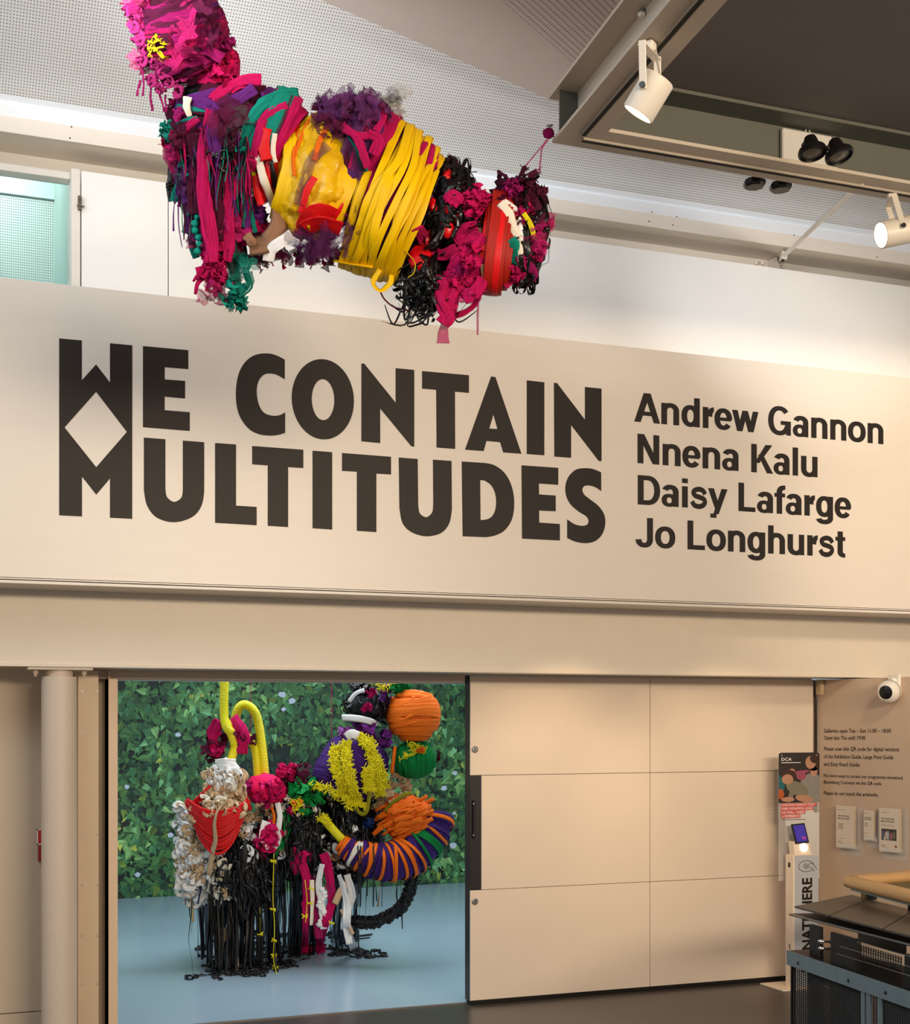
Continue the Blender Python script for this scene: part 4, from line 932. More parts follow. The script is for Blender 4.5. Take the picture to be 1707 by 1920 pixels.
class Sculpt:
    # shapes are laid out on a px grid (x right, y down, d towards the viewer) at depth Y0 and turned into metres by W
    def __init__(s, root, Y0, seed): s.root = root; s.Y0 = Y0; s.r = random.Random(seed); s.ells = []; s.k = Y0/F
    def W(s, p): return P(p[0], p[1], s.Y0-p[2]*s.k)
    def ell(s, cx, cy, a, b, ang=0, c=None, d=0):
        e = dict(c=Vector((cx, cy, d)), a=a, b=b, cd=c or min(a, b), e1=Vector((math.cos(math.radians(ang)), math.sin(math.radians(ang)), 0)))
        e['e2'] = Vector((-e['e1'].y, e['e1'].x, 0)); s.ells.append(e); return e
    def depth(s, x, y, ells=None, off=0):
        best = None
        for e in (ells or s.ells):
            q = Vector((x, y, 0))-Vector((e['c'].x, e['c'].y, 0)); v = 1-(q.dot(e['e1'])/e['a'])**2-(q.dot(e['e2'])/e['b'])**2
            if v > 0:
                z = e['c'].z+e['cd']*math.sqrt(v)
                if best is None or z > best: best = z
        return best
    def build(s, mb, name, m, label=None, smooth=True):
        mb.v = [s.W(p) for p in mb.v]; o = mb.build(name, m, s.root, smooth)
        if label: o['label'] = label
        return o
    def blob(s, mb, e, amp=.06, fr=2.2, n=40, seed=0, sc=1.0):
        m = n//2; vs = []
        for j in range(m+1):
            th = PI*j/m
            for i in range(n):
                ph = 2*PI*i/n; u = Vector((math.sin(th)*math.cos(ph), math.cos(th), math.sin(th)*math.sin(ph)))
                q = 1+amp*(noise.noise(u*fr+Vector((seed, 0, 0)))*1.4+noise.noise(u*fr*3+Vector((0, seed, 0)))*.6+.35*noise.noise(u*fr*8))
                q *= sc
                vs.append(e['c']+e['e1']*(u.x*e['a']*q)+e['e2']*(u.y*e['b']*q)+Vector((0, 0, u.z*e['cd']*q)))
        fs = [(j*n+i, (j+1)*n+i, (j+1)*n+(i+1) % n, j*n+(i+1) % n) for j in range(m) for i in range(n)]
        return mb.add(vs, fs)
    def strand(s, mb, pts, w_, t=None, nrm=None, n=6, taper=(1, 1), twist=0, smoothn=5, closed=False, ruf=0):
        pts = catmull(pts, smoothn) if smoothn else [Vector(p) for p in pts]; m = len(pts)
        if ruf and w_ >= 9: n = 16
        pl = ruf*min(w_*.34, 7); t = t if t else max(.5, w_*.12); vs = []; uvs = []; L_ = 0; rs = s.r.random()*10
        for i, p in enumerate(pts):
            a = (pts[min(i+1, m-1)]-pts[max(i-1, 0)]); a = a.normalized() if a.length > 1e-6 else Vector((0, 1, 0))
            N_ = nrm(p) if callable(nrm) else (Vector(nrm) if nrm else Vector((0, 0, 1)))
            if twist: N_ = Vector((math.sin(twist*i/m+rs), 0, math.cos(twist*i/m+rs)))
            B = a.cross(N_); B = B.normalized() if B.length > 1e-4 else Vector((1, 0, 0)); N2 = B.cross(a)
            f = i/(m-1) if m > 1 else 0; tp = taper[0]+(taper[1]-taper[0])*f
            ww = w_*tp*(1+ruf*.5*noise.noise(Vector((i*.45, rs, 0)))); tt = t*tp if t > w_*.3 else t
            for k in range(n):
                an = 2*PI*k/n; bump_ = 1+(ruf*.5*noise.noise(Vector((i*.6, k*1.3, rs))) if ruf else 0)
                vs.append(p+B*(math.cos(an)*ww/2*bump_)+N2*(math.sin(an)*tt/2*bump_+(pl*noise.noise(Vector((math.cos(an)*ww*.22, i*.10, rs))) if pl else 0)))
            if i: L_ += (p-pts[i-1]).length*s.k
            uvs.append(L_)
        fs = []; uv = []
        for i in range(m-1):
            for k in range(n):
                k2 = (k+1) % n; fs.append((i*n+k, i*n+k2, (i+1)*n+k2, (i+1)*n+k))
                # v follows the width so that grain runs along the strip
                va, vb = .5+.5*math.cos(2*PI*k/n), .5+.5*math.cos(2*PI*k2/n); o_ = rs
                uv.append([(uvs[i]+o_, va*w_*s.k*4+o_), (uvs[i]+o_, vb*w_*s.k*4+o_), (uvs[i+1]+o_, vb*w_*s.k*4+o_), (uvs[i+1]+o_, va*w_*s.k*4+o_)])
        if not closed:
            fs += [tuple(range(n-1, -1, -1)), tuple(range((m-1)*n, m*n))]; uv += [[(0, 0)]*n]*2
        return mb.add(vs, fs, uv)
    def cloth(s, mb, pts, w_, t, taper=(1, 1), twist=0, nrm=None, ruf=.5, smoothn=7):      # gathered cloth: several folds side by side
        base = catmull(pts, 3); k_ = 5 if w_ >= 14 else 3; m = len(base)
        for q in range(k_):
            sd = s.r.random()*50; of = (q/(k_-1)-.5)*w_*.62; out = []
            for i, p in enumerate(base):
                a = (base[min(i+1, m-1)]-base[max(i-1, 0)]).normalized(); B = a.cross(Vector((0, 0, 1))); B = B.normalized() if B.length > 1e-3 else Vector((1, 0, 0))
                f = i/(m-1); tp = taper[0]+(taper[1]-taper[0])*f
                out.append(p+B*(of*tp*(1+.5*noise.noise(Vector((i*.3, sd, 0))))+w_*.13*noise.noise(Vector((i*.4, sd, 5))))+Vector((0, 0, t*.5*noise.noise(Vector((i*.35, sd, 9)))-abs(of)*.25)))
            s.strand(mb, out, w_*s.r.uniform(.30, .48), max(1.5, t*.45), taper=taper, ruf=ruf, smoothn=3, n=8, twist=twist)
        return mb
    def wrap(s, mb, e, sfrac, w_, off=1.0, tilt=0, axis=0, t=None, wob=.02, rot=0, arc=(0, 360), ruf=0):
        # loop round the ellipsoid; axis 0: around e1, 1: around e2; tilt leans the loop
        A, B_ = (e['a'], e['b']) if axis == 0 else (e['b'], e['a']); ea, eb = (e['e1'], e['e2']) if axis == 0 else (e['e2'], e['e1'])
        pts = []; n = 36; ph0 = s.r.random()*6; R_ = lambda u: math.sqrt(max(.02, 1-u*u))
        for i in range(n+1):
            an = math.radians(arc[0]+(arc[1]-arc[0])*i/n); u = sfrac+tilt*math.cos(an+rot)+wob*math.sin(2*an+ph0)
            u = max(-.97, min(.97, u)); r_ = R_(u)
            pts.append(e['c']+ea*(u*A)+eb*(math.cos(an)*r_*(B_+off))+Vector((0, 0, math.sin(an)*r_*(e['cd']+off))))
        nf = lambda p: ((p-e['c'])-ea*((p-e['c']).dot(ea)*.6)).normalized()
        return s.strand(mb, pts, w_, t, nf, smoothn=0, ruf=ruf)
    def on(s, pts, off=2, ells=None):   # (x, y) points laid on the front of the body
        out = []; last = None
        for p in pts:
            d = s.depth(p[0], p[1], ells)
            if d is None: d = last if last is not None else 0
            if len(p) > 2: d = p[2]
            last = d; out.append((p[0], p[1], d+off))
        return out
    def scrib(s, mb, e, n, w_, ln=1.2, off=2, lift=6, t=None, ruf=0, hemi=True):
        r = s.r
        for _ in range(n):
            th = r.uniform(0, 2*PI); z = r.uniform(-.1 if hemi else -1, 1); rr = math.sqrt(1-z*z); p = Vector((rr*math.cos(th), rr*math.sin(th), z))
            dr = Vector((r.gauss(0, 1), r.gauss(0, 1), r.gauss(0, 1))); dr = (dr-p*dr.dot(p)).normalized(); pts = []; L_ = r.uniform(.5, 1)*ln; m = 7
            for k in range(m):
                a = L_*k/(m-1)-L_/2; q = (p*math.cos(a)+dr*math.sin(a)); lf = 1+(off+r.uniform(0, lift))/e['a']
                pts.append(e['c']+e['e1']*(q.x*e['a']*lf)+e['e2']*(q.y*e['b']*lf)+Vector((0, 0, q.z*e['cd']*lf)))
                dr = (dr+Vector((r.gauss(0, .25), r.gauss(0, .25), r.gauss(0, .25)))).normalized()
            s.strand(mb, pts, w_*r.uniform(.6, 1.3), t, lambda p_: (p_-e['c']).normalized(), smoothn=3, ruf=ruf)
        return mb
    def hang(s, mb, x, y, ln, w_, d=None, sway=6, t=None, taper=(1, .8), twist=3, ruf=0, n=7, curl=0):
        r = s.r; d = d if d is not None else (s.depth(x, y) or 0)+3; pts = []; ph = r.random()*6; a1, a2 = r.gauss(0, sway), r.gauss(0, sway*.5)
        for k in range(n):
            f = k/(n-1); pts.append((x+a1*f+math.sin(f*5+ph)*sway*.35+math.sin(f*17+ph)*curl, y+ln*f, d+a2*f+math.cos(f*4+ph)*sway*.25))
        return s.strand(mb, pts, w_, t, (0, 0, 1), taper=taper, twist=twist, ruf=ruf, smoothn=4)
    def tuft(s, mb, x, y, d, R_, n, w_, ln=1.0, t=None, up=0, ruf=.5):
        r = s.r
        for _ in range(n):
            v = Vector((r.gauss(0, 1), r.gauss(0, 1)-up, r.gauss(0, .8))).normalized(); q = Vector((r.gauss(0, 1), r.gauss(0, 1), r.gauss(0, 1)))*.35
            p0 = Vector((x, y, d))+v*R_*.2; p1 = Vector((x, y, d))+v*R_*r.uniform(.5, .9)*ln+q*R_*.3; p2 = Vector((x, y, d))+v*R_*r.uniform(.8, 1.15)*ln+q*R_*.8
            s.strand(mb, [p0, p1, p2], w_*r.uniform(.6, 1.3), t, (v.y, -v.x, .6), smoothn=3, taper=(1, .5), ruf=ruf)
        return mb
    def crumple(s, mb, x, y, d, R_, n, size, flat=.6, up=0, sq=1.0, amp=.5):     # loose crumpled sheets of netting
        r = s.r
        for _ in range(n):
            v = Vector((max(-1, min(1, r.gauss(0, .5))), max(-1, min(1, r.gauss(0, .5)))*sq-up*.3, r.gauss(0, .4))); c = Vector((x, y, d))+v*R_
            nn_ = (v.normalized()*.7+Vector((r.gauss(0, .5), r.gauss(0, .5), r.gauss(0, .5)+.3))).normalized(); a = nn_.orthogonal().normalized(); b = nn_.cross(a)
            an = r.random()*6; a, b = a*math.cos(an)+b*math.sin(an), b*math.cos(an)-a*math.sin(an)
            z = size*r.uniform(.5, 1.2); sd = r.random()*50; G_ = 7; vs = []; k1 = r.uniform(.5, 1)
            for j in range(G_):
                for i in range(G_):
                    p, q = (i/(G_-1)-.5), (j/(G_-1)-.5)*k1
                    pos = c+a*(p*z)+b*(q*z)+nn_*(amp*z*(noise.noise(Vector((p*3.2+sd, q*3.2, sd)))+.5*noise.noise(Vector((p*8+sd, q*8, 3)))+(p*p)*-.9*flat))
                    pos += a*(z*.22*noise.noise(Vector((p*4, q*4+sd, 7))))+b*(z*.22*noise.noise(Vector((p*4+sd, q*4, 17))))
                    vs.append(pos)
            fs = [(j*G_+i, j*G_+i+1, (j+1)*G_+i+1, (j+1)*G_+i) for j in range(G_-1) for i in range(G_-1)]
            uv = [[((ii % G_)*.02+sd, (ii//G_)*.02) for ii in f] for f in fs]
            mb.add(vs, fs, uv)
        return mb
    def knots(s, mb, pts, R_, w_):           # a braided cord of knots along a path
        for i, p in enumerate(catmull(pts, 3)):
            q = Vector(p); e = dict(c=q, a=R_*s.r.uniform(.8, 1.2), b=R_*s.r.uniform(.8, 1.2), cd=R_, e1=Vector((1, 0, 0)), e2=Vector((0, 1, 0)))
            s.blob(mb, e, .25, 2, 12, i)
        s.strand(mb, pts, w_, w_*.7, ruf=.4); return mb

# ----------------------------------------------------------------- hanging sculpture
hs = thing('hanging_sculpture', tuple(P(690, 300, 6.7)), 'large multicoloured textile bundle sculpture of netting and tape hanging overhead from the canopy', 'sculpture')
S1 = Sculpt(hs, 6.7, 3); B = lambda: MB()
head = S1.ell(345, 62, 92, 80, 75, 78, 10); puff = S1.ell(402, 130, 46, 52, 20, 42, 8); chest = S1.ell(405, 235, 78, 100, 0, 66, 0)
shol = S1.ell(498, 255, 62, 92, 28, 74, -6); ball = S1.ell(597, 332, 88, 120, 14, 96, 4); mid = S1.ell(668, 290, 78, 110, 24, 90, -12)
strp = S1.ell(737, 372, 92, 138, 20, 104, 0); blk1 = S1.ell(838, 395, 52, 88, 12, 70, -4); blk2 = S1.ell(800, 520, 52, 60, -12, 50, 2)
pnk = S1.ell(876, 462, 36, 84, 10, 50, 0); redb = S1.ell(932, 455, 42, 98, 6, 70, 6); endb = S1.ell(985, 445, 42, 92, 6, 58, -4); top = S1.ell(975, 372, 52, 36, 20, 40, -8)
bld = S1.build
# head: magenta / maroon netting wound round
m = B(); S1.blob(m, head, .10, 2.5, 56, 1); bld(m, 'head_bundle', BM['mag'])
for col_, n_, w0, sd in (('mar', 6, 34, 0), ('mag', 8, 30, 0), ('dpk', 3, 24, 0), ('tpk', 5, 34, 0), ('pur', 3, 14, 0), ('tmr', 9, 46, 0)):
    for i in range(n_):
        m = B(); S1.wrap(m, head, S1.r.uniform(-.75, .75), S1.r.uniform(.6, 1.2)*w0, S1.r.uniform(0, 5), S1.r.uniform(-.35, .35), 0, 1.6, .05, S1.r.random()*6, ruf=.5); bld(m, 'netting_band', FM[col_])
m = B()
for pth in ([(280,95),(330,72),(385,62),(410,80)], [(290,120),(335,98),(380,92),(418,110)], [(275,60),(320,35),(370,30),(410,55)]): S1.strand(m, S1.on(pth, 4, [head]), 22, 2, ruf=.5)
bld(m, 'magenta_fold', FM['mag'])
m = B(); S1.scrib(m, dict(c=Vector((300,88,70)), a=18, b=20, cd=14, e1=Vector((1,0,0)), e2=Vector((0,1,0))), 26, 4, 2); bld(m, 'yellow_scraps', FM['ylw'])
m = B()
for (x, y, R_) in ((248,20,17),(252,50,14),(262,72,15),(275,92,14),(268,112,12),(290,120,15),(305,135,14),(285,150,13),(318,150,15),(333,170,14),(300,165,12),(345,140,12)):
    S1.crumple(m, x, y, 42, R_*.7, 7, R_*1.5, amp=.6)
    for q in range(3): a = S1.r.random()*6; S1.strand(m, [(x+R_*.6*math.cos(a+k*.9)*(1-.12*k), y+R_*.7*math.sin(a+k*.9)+2*k, 48+4*math.sin(k+q)) for k in range(4)], 8, 6, ruf=.9, taper=(1, .5))
bld(m, 'magenta_curls', mat('magenta_chenille', (176, 26, 112), .9, var=.25, vscale=40, bump=1, bscale=200))
m = B()
for (x, y, l) in ((268,120,60),(283,160,48),(262,150,30),(300,170,40),(312,178,32)): S1.hang(m, x, y, l, 6, 40, 4, 4, ruf=.7)
bld(m, 'magenta_danglers', FM['mag'])
m = B(); S1.crumple(m, 264, 24, 20, 40, 26, 34); S1.crumple(m, 268, 110, 20, 26, 12, 26); bld(m, 'sheer_edge', FM['tpk'])
m = B(); S1.crumple(m, 424, 72, 0, 18, 7, 18); bld(m, 'sheer_scrap', FM['tmr'])
m = B(); S1.blob(m, puff, .13, 3, 36, 5); bld(m, 'pink_puff', BM['pink'])
m = B()
for i in range(12): S1.wrap(m, puff, S1.r.uniform(-.8, .8), 11, 1, .3, S1.r.choice((0, 1)), 4, .1, S1.r.random()*6, ruf=.5)
bld(m, 'pink_netting', FM['pink'])
# chest and shoulder
m = B(); S1.blob(m, chest, .12, 2.5, 48, 9); bld(m, 'chest_bundle', BM['mar'])
m = B(); S1.blob(m, shol, .08, 2.5, 48, 12); bld(m, 'shoulder_bundle', BM['teal'])
cols = ['mar', 'teal', 'pur', 'mar', 'dpk', 'blk', 'teal', 'mar']
for i in range(16):
    m = B(); S1.wrap(m, chest, S1.r.uniform(-.85, .85), S1.r.uniform(16, 34), S1.r.uniform(0, 6), S1.r.uniform(-.3, .3), 1, 4, .06, S1.r.random()*6, ruf=.35); bld(m, 'netting_band', FM[cols[i % 8]])
for i, (c_, sf, w0) in enumerate((('mar', -.78, 30), ('blk', -.62, 16), ('pur', -.5, 26), ('pink', -.35, 20), ('teal', -.15, 34), ('tmr', 0, 30), ('teal', .12, 18), ('pink', .34, 32), ('pink', .55, 30), ('red', .72, 24), ('teal', -.3, 16))):
    m = B(); S1.wrap(m, shol, sf, w0, 2+i*.5, .12, 0, 4, .04, i, ruf=.25); bld(m, 'netting_band', FM[c_])
for c_, w0, pts in (('teal', 20, [(452,172),(472,190),(462,235),(440,285),(420,330)]), ('teal', 26, [(560,180),(500,196),(468,240),(455,310),(448,352)]), ('pink', 18, [(540,200),(497,222),(482,270),(478,318)]),
                    ('pur', 20, [(376,190),(405,203),(440,190),(478,165)]), ('pur', 14, [(360,192),(385,200),(410,205)]), ('teal', 18, [(400,225),(420,240),(445,225),(465,200)]), ('mar', 26, [(485,160),(480,200),(455,240),(430,262)]),
                    ('blk', 18, [(470,228),(445,248),(425,270),(408,290)]), ('pink', 22, [(400,190),(425,168),(455,152),(490,150)]), ('pur', 16, [(410,205),(412,240),(404,280),(396,330)])):
    m = B(); S1.cloth(m, S1.on(pts, 10), w0*1.15, 7); bld(m, 'netting_swag', FM[c_])
m = B(); S1.blob(m, dict(c=Vector((407,202,80)), a=10, b=9, cd=8, e1=Vector((1,0,0)), e2=Vector((0,1,0))), .2, 2, 14); bld(m, 'purple_knot', FM['pur'])
m = B(); S1.strand(m, [(352,182,62),(350,200,66),(356,218,62)], 17, 8, ruf=.3, taper=(1, .6)); bld(m, 'cream_tag', FM['crm'])
m = B()
for q in range(26):
    a = S1.r.random()*6; x, y = S1.r.gauss(412, 10), S1.r.gauss(284, 12); S1.strand(m, [(x+9*math.cos(a+k), y+9*math.sin(a+k), 72+4*math.sin(k+q)) for k in range(4)], 7, 4, ruf=.5)
bld(m, 'black_tangle', FM['blk'])
# hanging strands on the left
fr_ = [('teal', 9, [(300,232),(322,238),(345,228),(370,220)]), ('pink', 17, [(312,250),(322,270),(332,292),(345,310)]), ('teal', 12, [(322,232),(330,248),(345,262),(362,256)]), ('mar', 26, [(322,200),(326,222),(340,240),(360,236)]),
 ('pink', 13, [(372,222),(352,240),(338,262),(335,300)]), ('tpk', 22, [(318,262),(320,290),(324,310),(335,330)]), ('pur', 20, [(345,290),(352,320),(350,352),(358,385)]), ('teal', 14, [(330,305),(342,330),(334,352),(328,378)]),
 ('blk', 10, [(320,312),(318,335),(317,360),(320,378)]), ('mar', 30, [(365,250),(372,300),(366,350),(372,400)]), ('tpr', 22, [(352,345),(348,380),(356,405),(352,438)]), ('teal', 13, [(372,355),(378,390),(370,420),(360,450),(368,484)]),
 ('dpk', 26, [(420,300),(424,350),(418,400),(424,470)]), ('pink', 24, [(398,205),(386,260),(380,330),(386,400),(396,460),(398,492)]), ('mag', 20, [(408,205),(394,260),(388,320),(380,390),(384,470)]), ('pink', 16, [(380,250),(384,330),(392,410),(404,480)]),
 ('pink', 18, [(452,275),(440,300),(425,322),(416,360),(412,420)]), ('pink', 17, [(468,310),(445,345),(430,390),(432,450),(425,490)]), ('pink', 16, [(460,335),(462,380),(452,420),(462,460)]), ('dpk', 22, [(440,330),(446,390),(440,450),(452,500)]),
 ('gry', 20, [(448,318),(438,380),(434,440),(436,500),(445,545)]), ('gry', 18, [(470,300),(462,330),(440,352),(425,362)]), ('teal', 14, [(470,290),(452,325),(446,350),(452,372)]), ('mar', 24, [(400,290),(404,350),(410,400),(406,450)]),
 ('pink', 11, [(478,420),(460,440),(444,452),(432,464)]), ('teal', 12, [(470,488),(462,510),(468,535),(452,552),(440,556)]), ('tmr', 18, [(440,478),(470,486),(500,484),(528,476)]), ('pur', 14, [(356,405),(354,428),(360,440)]), ('teal',10,[(405,300),(392,312),(388,330)]),
 ('mag', 13, [(340,262),(352,280),(350,305)]), ('pur', 18, [(398,240),(404,290),(396,330)]), ('blk', 16, [(410,320),(404,350),(408,380)]), ('pink', 20, [(474,300),(468,330),(474,350)]), ('tpk', 18, [(336,352),(352,360),(362,395),(358,420)])]
for c_, w0, pts in fr_:
    m = B(); S1.cloth(m, S1.on(pts, S1.r.uniform(6, 20), [chest, shol]), w0*1.1, max(4, w0*.4)); bld(m, 'hanging_strand', FM[c_])
# more thin strands behind for density
for c_ in ('mar', 'pink', 'teal', 'pur', 'dpk', 'blk'):
    for k in range(7):
        m = B(); x = S1.r.uniform(325, 470); S1.hang(m, x, S1.r.uniform(265, 330), S1.r.uniform(60, 190)*(1 if x > 360 else .6), S1.r.uniform(9, 17), S1.r.uniform(-25, 40), 9, 4, ruf=.7); bld(m, 'hanging_strand', FM[c_])
for c_, x, y, R_, n_ in (('pink', 398, 490, 24, 26), ('pink', 410, 505, 20, 16), ('teal', 448, 552, 24, 14), ('tpk', 405, 530, 30, 12), ('blk', 318, 345, 8, 12), ('tpr', 356, 440, 12, 8), ('teal', 312, 242, 16, 14), ('tpk', 440, 535, 10, 6), ('ttl', 456, 530, 26, 6), ('ttl', 430, 558, 20, 7)):
    m = B(); S1.crumple(m, x, y, 45, R_*.8, n_, R_*1.1, up=-1, sq=1.3, amp=.7); bld(m, 'netting_knot', FM[c_])
m = B()
for pts in ([(398,490),(392,510),(372,530),(366,552)], [(400,490),(398,520),(386,545)], [(408,492),(422,510),(428,535)], [(395,480),(380,505),(362,528)]): S1.cloth(m, [p+(48,) for p in pts], 14, 5, taper=(1, .4))
bld(m, 'pink_strand_ends', FM['pink'])
m = B()
for pts in ([(445,540),(450,556),(462,572)], [(444,545),(432,556),(408,556)], [(446,540),(470,530),(466,510)]): S1.strand(m, [p+(48,) for p in pts], 12, 3, ruf=.7, taper=(.7, 1.2))
bld(m, 'teal_strand_ends', FM['ttl'])
m = B()
for y in range(380, 478, 13): S1.blob(m, dict(c=Vector((370+5*math.sin(y*.1), y, 52)), a=7.5, b=7, cd=7, e1=Vector((1,0,0)), e2=Vector((0,1,0))), .25, 2, 12, y)
bld(m, 'teal_knots', FM['teal'])
# red and cream between shoulder and ball
m = B(); S1.blob(m, S1.ell(505, 300, 32, 84, 12, 62, 4), .08, 3, 36, 20); bld(m, 'red_bundle', BM['red'])
for c_, w0, pts in (('crm', 15, [(484,262),(486,300),(496,340),(512,380),(518,398)]), ('crm', 10, [(516,250),(512,280),(516,305)]), ('red', 14, [(478,330),(482,360),(490,385)]), ('ylw', 9, [(472,308),(476,330),(472,350)]), ('blk', 9, [(508,302),(514,330),(514,352)]), ('red', 22, [(500,240),(494,270),(500,300)])):
    m = B(); S1.strand(m, S1.on(pts, 8), w0, 5, ruf=.3); bld(m, 'cloth_strip', FM[c_])
# yellow ball
m = B(); S1.blob(m, ball, .075, 3.6, 110, 30); bld(m, 'yellow_ball', BM['yel'], 'crinkled yellow plastic ball')
for i, (c_, sf, w0, tl) in enumerate((('yel', -.62, 44, .1), ('yel', .5, 40, -.06), ('org', -.45, 6, .2))):
    m = B(); S1.wrap(m, ball, sf, w0, 1.5+i*.3, tl, 0, 2, .05, i, ruf=.2); bld(m, 'plastic_wrap', FM[c_])
for c_, w0, pts in (('red', 40, [(572,430),(600,418),(640,430)]), ('red', 34, [(568,440),(580,405),(605,395),(640,412)]), ('red', 14, [(590,332),(575,360),(565,400)]), ('red', 20, [(665,365),(640,395),(628,425)]), ('tpl', 22, [(615,272),(585,300),(572,340),(560,385)]), ('tpl', 26, [(625,240),(660,280),(680,340),(672,400)]),
                    ('tpl', 34, [(560,430),(600,452),(640,448),(672,420)]), ('tpl', 30, [(540,440),(590,470),(635,468),(668,445)]), ('teal', 12, [(598,222),(635,235),(665,270),(690,320)]), ('gry', 18, [(640,240),(678,300),(684,360),(660,430)]), ('tpl', 34, [(612,455),(650,430),(672,380)]), ('org', 8, [(560,240),(550,290),(552,330)]), ('org', 10, [(618,232),(600,262),(590,300)])):
    m = B(); S1.strand(m, S1.on(pts, 7, [ball, mid]), w0, 2.5, ruf=.25, smoothn=8, nrm=lambda p: (p-ball['c']).normalized()); bld(m, 'overlaid_netting', FM[c_])
m = B(); S1.crumple(m, 600, 455, 52, 56, 16, 66, sq=.35, amp=.3); S1.crumple(m, 665, 420, 55, 16, 6, 40); bld(m, 'purple_gauze', FM['tpl'])
m = B(); S1.crumple(m, 600, 472, 20, 56, 16, 36, sq=.2); bld(m, 'maroon_gauze', FM['tmr'])
m = B()
for x in range(480, 640, 9): S1.hang(m, x+S1.r.uniform(-4, 4), 462+S1.r.uniform(-8, 12), S1.r.uniform(18, 42), S1.r.uniform(9, 18), S1.r.uniform(-20, 30), 8, 1.2, taper=(.5, 1.4), ruf=.7)
bld(m, 'gauze_fringe', FM['tmr'])
m = B(); 
for x in range(495, 640, 14): S1.hang(m, x, 475, S1.r.uniform(15, 30), 10, 0, 8, 1.2, ruf=.7)
bld(m, 'pink_fringe', FM['dpk'])
m = B(); S1.strand(m, [(525,395,40),(522,425,52),(500,455,50),(468,462,40)], 38, 3, (.5, -.3, .8), smoothn=8); bld(m, 'brown_paper_loop', FM['crd'])
m = B(); S1.strand(m, [(548,440,50),(525,455,56),(508,470,50),(503,490,44)], 22, 3, ruf=.3); bld(m, 'white_cloth_strip', FM['wht'])
m = B(); S1.strand(m, [(462,440,55),(470,450,58),(474,460,52)], 18, 6, ruf=.3); bld(m, 'cardboard_scrap', FM['crd'])
# purple netting on top
m = B(); S1.blob(m, mid, .10, 2.6, 44, 40); bld(m, 'middle_bundle', BM['pur'])
for c_, sf, w0 in (('pur', -.5, 40), ('mar', -.2, 30), ('tpr', .0, 50), ('pink', .15, 18), ('dpk', .35, 30), ('mar', .55, 34), ('pur', .7, 30)):
    m = B(); S1.wrap(m, mid, sf, w0, 4, .15, 0, 5, .06, sf*9, ruf=.5); bld(m, 'netting_band', FM[c_])
gz = dict(c=Vector((665, 222, 20)), a=72, b=42, cd=48, e1=Vector((.97, .22, 0)), e2=Vector((-.22, .97, 0)))
m = B(); S1.crumple(m, 662, 222, 25, 62, 110, 44, sq=.6, amp=.5, up=.3); bld(m, 'purple_gauze', FM['tpr'])
m = B(); S1.scrib(m, dict(gz, a=64, b=32), 34, 20, 1.2, -2, 8, 2, .6, hemi=False); bld(m, 'maroon_gauze', FM['mar'])
m = B(); S1.blob(m, dict(gz, a=58, b=28, cd=34), .2, 3, 36, 44); bld(m, 'gauze_core', BM['pur'])
m = B(); S1.crumple(m, 732, 198, 0, 28, 26, 34); bld(m, 'cream_gauze_tuft', FM['tcr'])
m = B()
for pts in ([(640,235),(662,250),(690,255)], [(715,195),(718,222),(705,245)], [(690,250),(710,262),(700,290)], [(665,250),(680,280),(690,315)]): S1.cloth(m, S1.on(pts, 26, [mid]), 16, 6)
bld(m, 'pink_netting', FM['pink'])
m = B()
for k in range(16):
    a = S1.r.random()*6; S1.strand(m, [(S1.r.uniform(575, 720)+q*4, 192+S1.r.uniform(-14, 14)+abs(q-2)*2, S1.r.uniform(-10, 40)) for q in range(4)], 1.6, 1)
bld(m, 'gauze_wisps', FM['tpr'])
# yellow straps over a dark core
m = B(); S1.blob(m, strp, .05, 3, 48, 50, .9); bld(m, 'strapped_bundle', BM['pur'])
m = B()
for i in range(6): S1.wrap(m, strp, -.5+.2*i, 12, -8, .1, 0, 2, .05, i, ruf=.3)
bld(m, 'dark_underwrap', FM['dpk'])
straps = [((742,228),(700,290),(668,370),(650,450),(640,492)), ((752,232),(722,300),(690,380),(666,450),(652,496)), ((768,238),(748,300),(705,350),(682,400),(668,500)), ((775,245),(758,310),(720,380),(692,440),(680,505)), ((785,248),(775,310),(742,380),(710,450),(692,508)),
          ((795,262),(782,325),(752,400),(722,470),(706,512)), ((803,262),(780,340),(748,400),(735,460),(718,515)), ((818,280),(798,345),(775,400),(748,460),(728,518)), ((826,298),(806,350),(786,410),(758,470),(738,520)), ((748,228),(712,270),(680,350),(658,420),(644,486)),
          ((780,262),(735,330),(712,395),(700,450),(700,510)), ((765,250),(730,320),(700,390),(675,470),(660,498)), ((822,292),(792,330),(768,390),(742,440),(712,516))]
for i, s_ in enumerate(straps):
    tops, bot = s_[0], s_[-1]
    fr2 = S1.on(s_[1:-1], 5+(i % 3)*1.2, [strp]); cz_ = strp['c'].z
    loop = [(tops[0]+4, tops[1]-3, cz_-30), (tops[0], tops[1], cz_+20)]+fr2+[(bot[0], bot[1], cz_+20), (bot[0]+4, bot[1]+3, cz_-30), (bot[0]*.6+tops[0]*.4, bot[1]*.6+tops[1]*.4, cz_-98), (tops[0]*.7+bot[0]*.3, tops[1]*.7+bot[1]*.3, cz_-98)]
    m = B(); S1.strand(m, loop+[loop[0]], S1.r.uniform(11, 17), 1.4, lambda p: ((p-strp['c'])-strp['e1']*((p-strp['c']).dot(strp['e1']))).normalized(), smoothn=6, ruf=.10); bld(m, 'yellow_strap', FM['yel'])
for pts in ([(700,500,40),(660,494,30),(625,488,20)], [(712,505,40),(700,530,36),(714,545,34),(732,530,32),(735,515,30)]):
    m = B(); S1.strand(m, pts, 12, 1.2, (.3, -.8, .5)); bld(m, 'yellow_tape_end', FM['yel'])
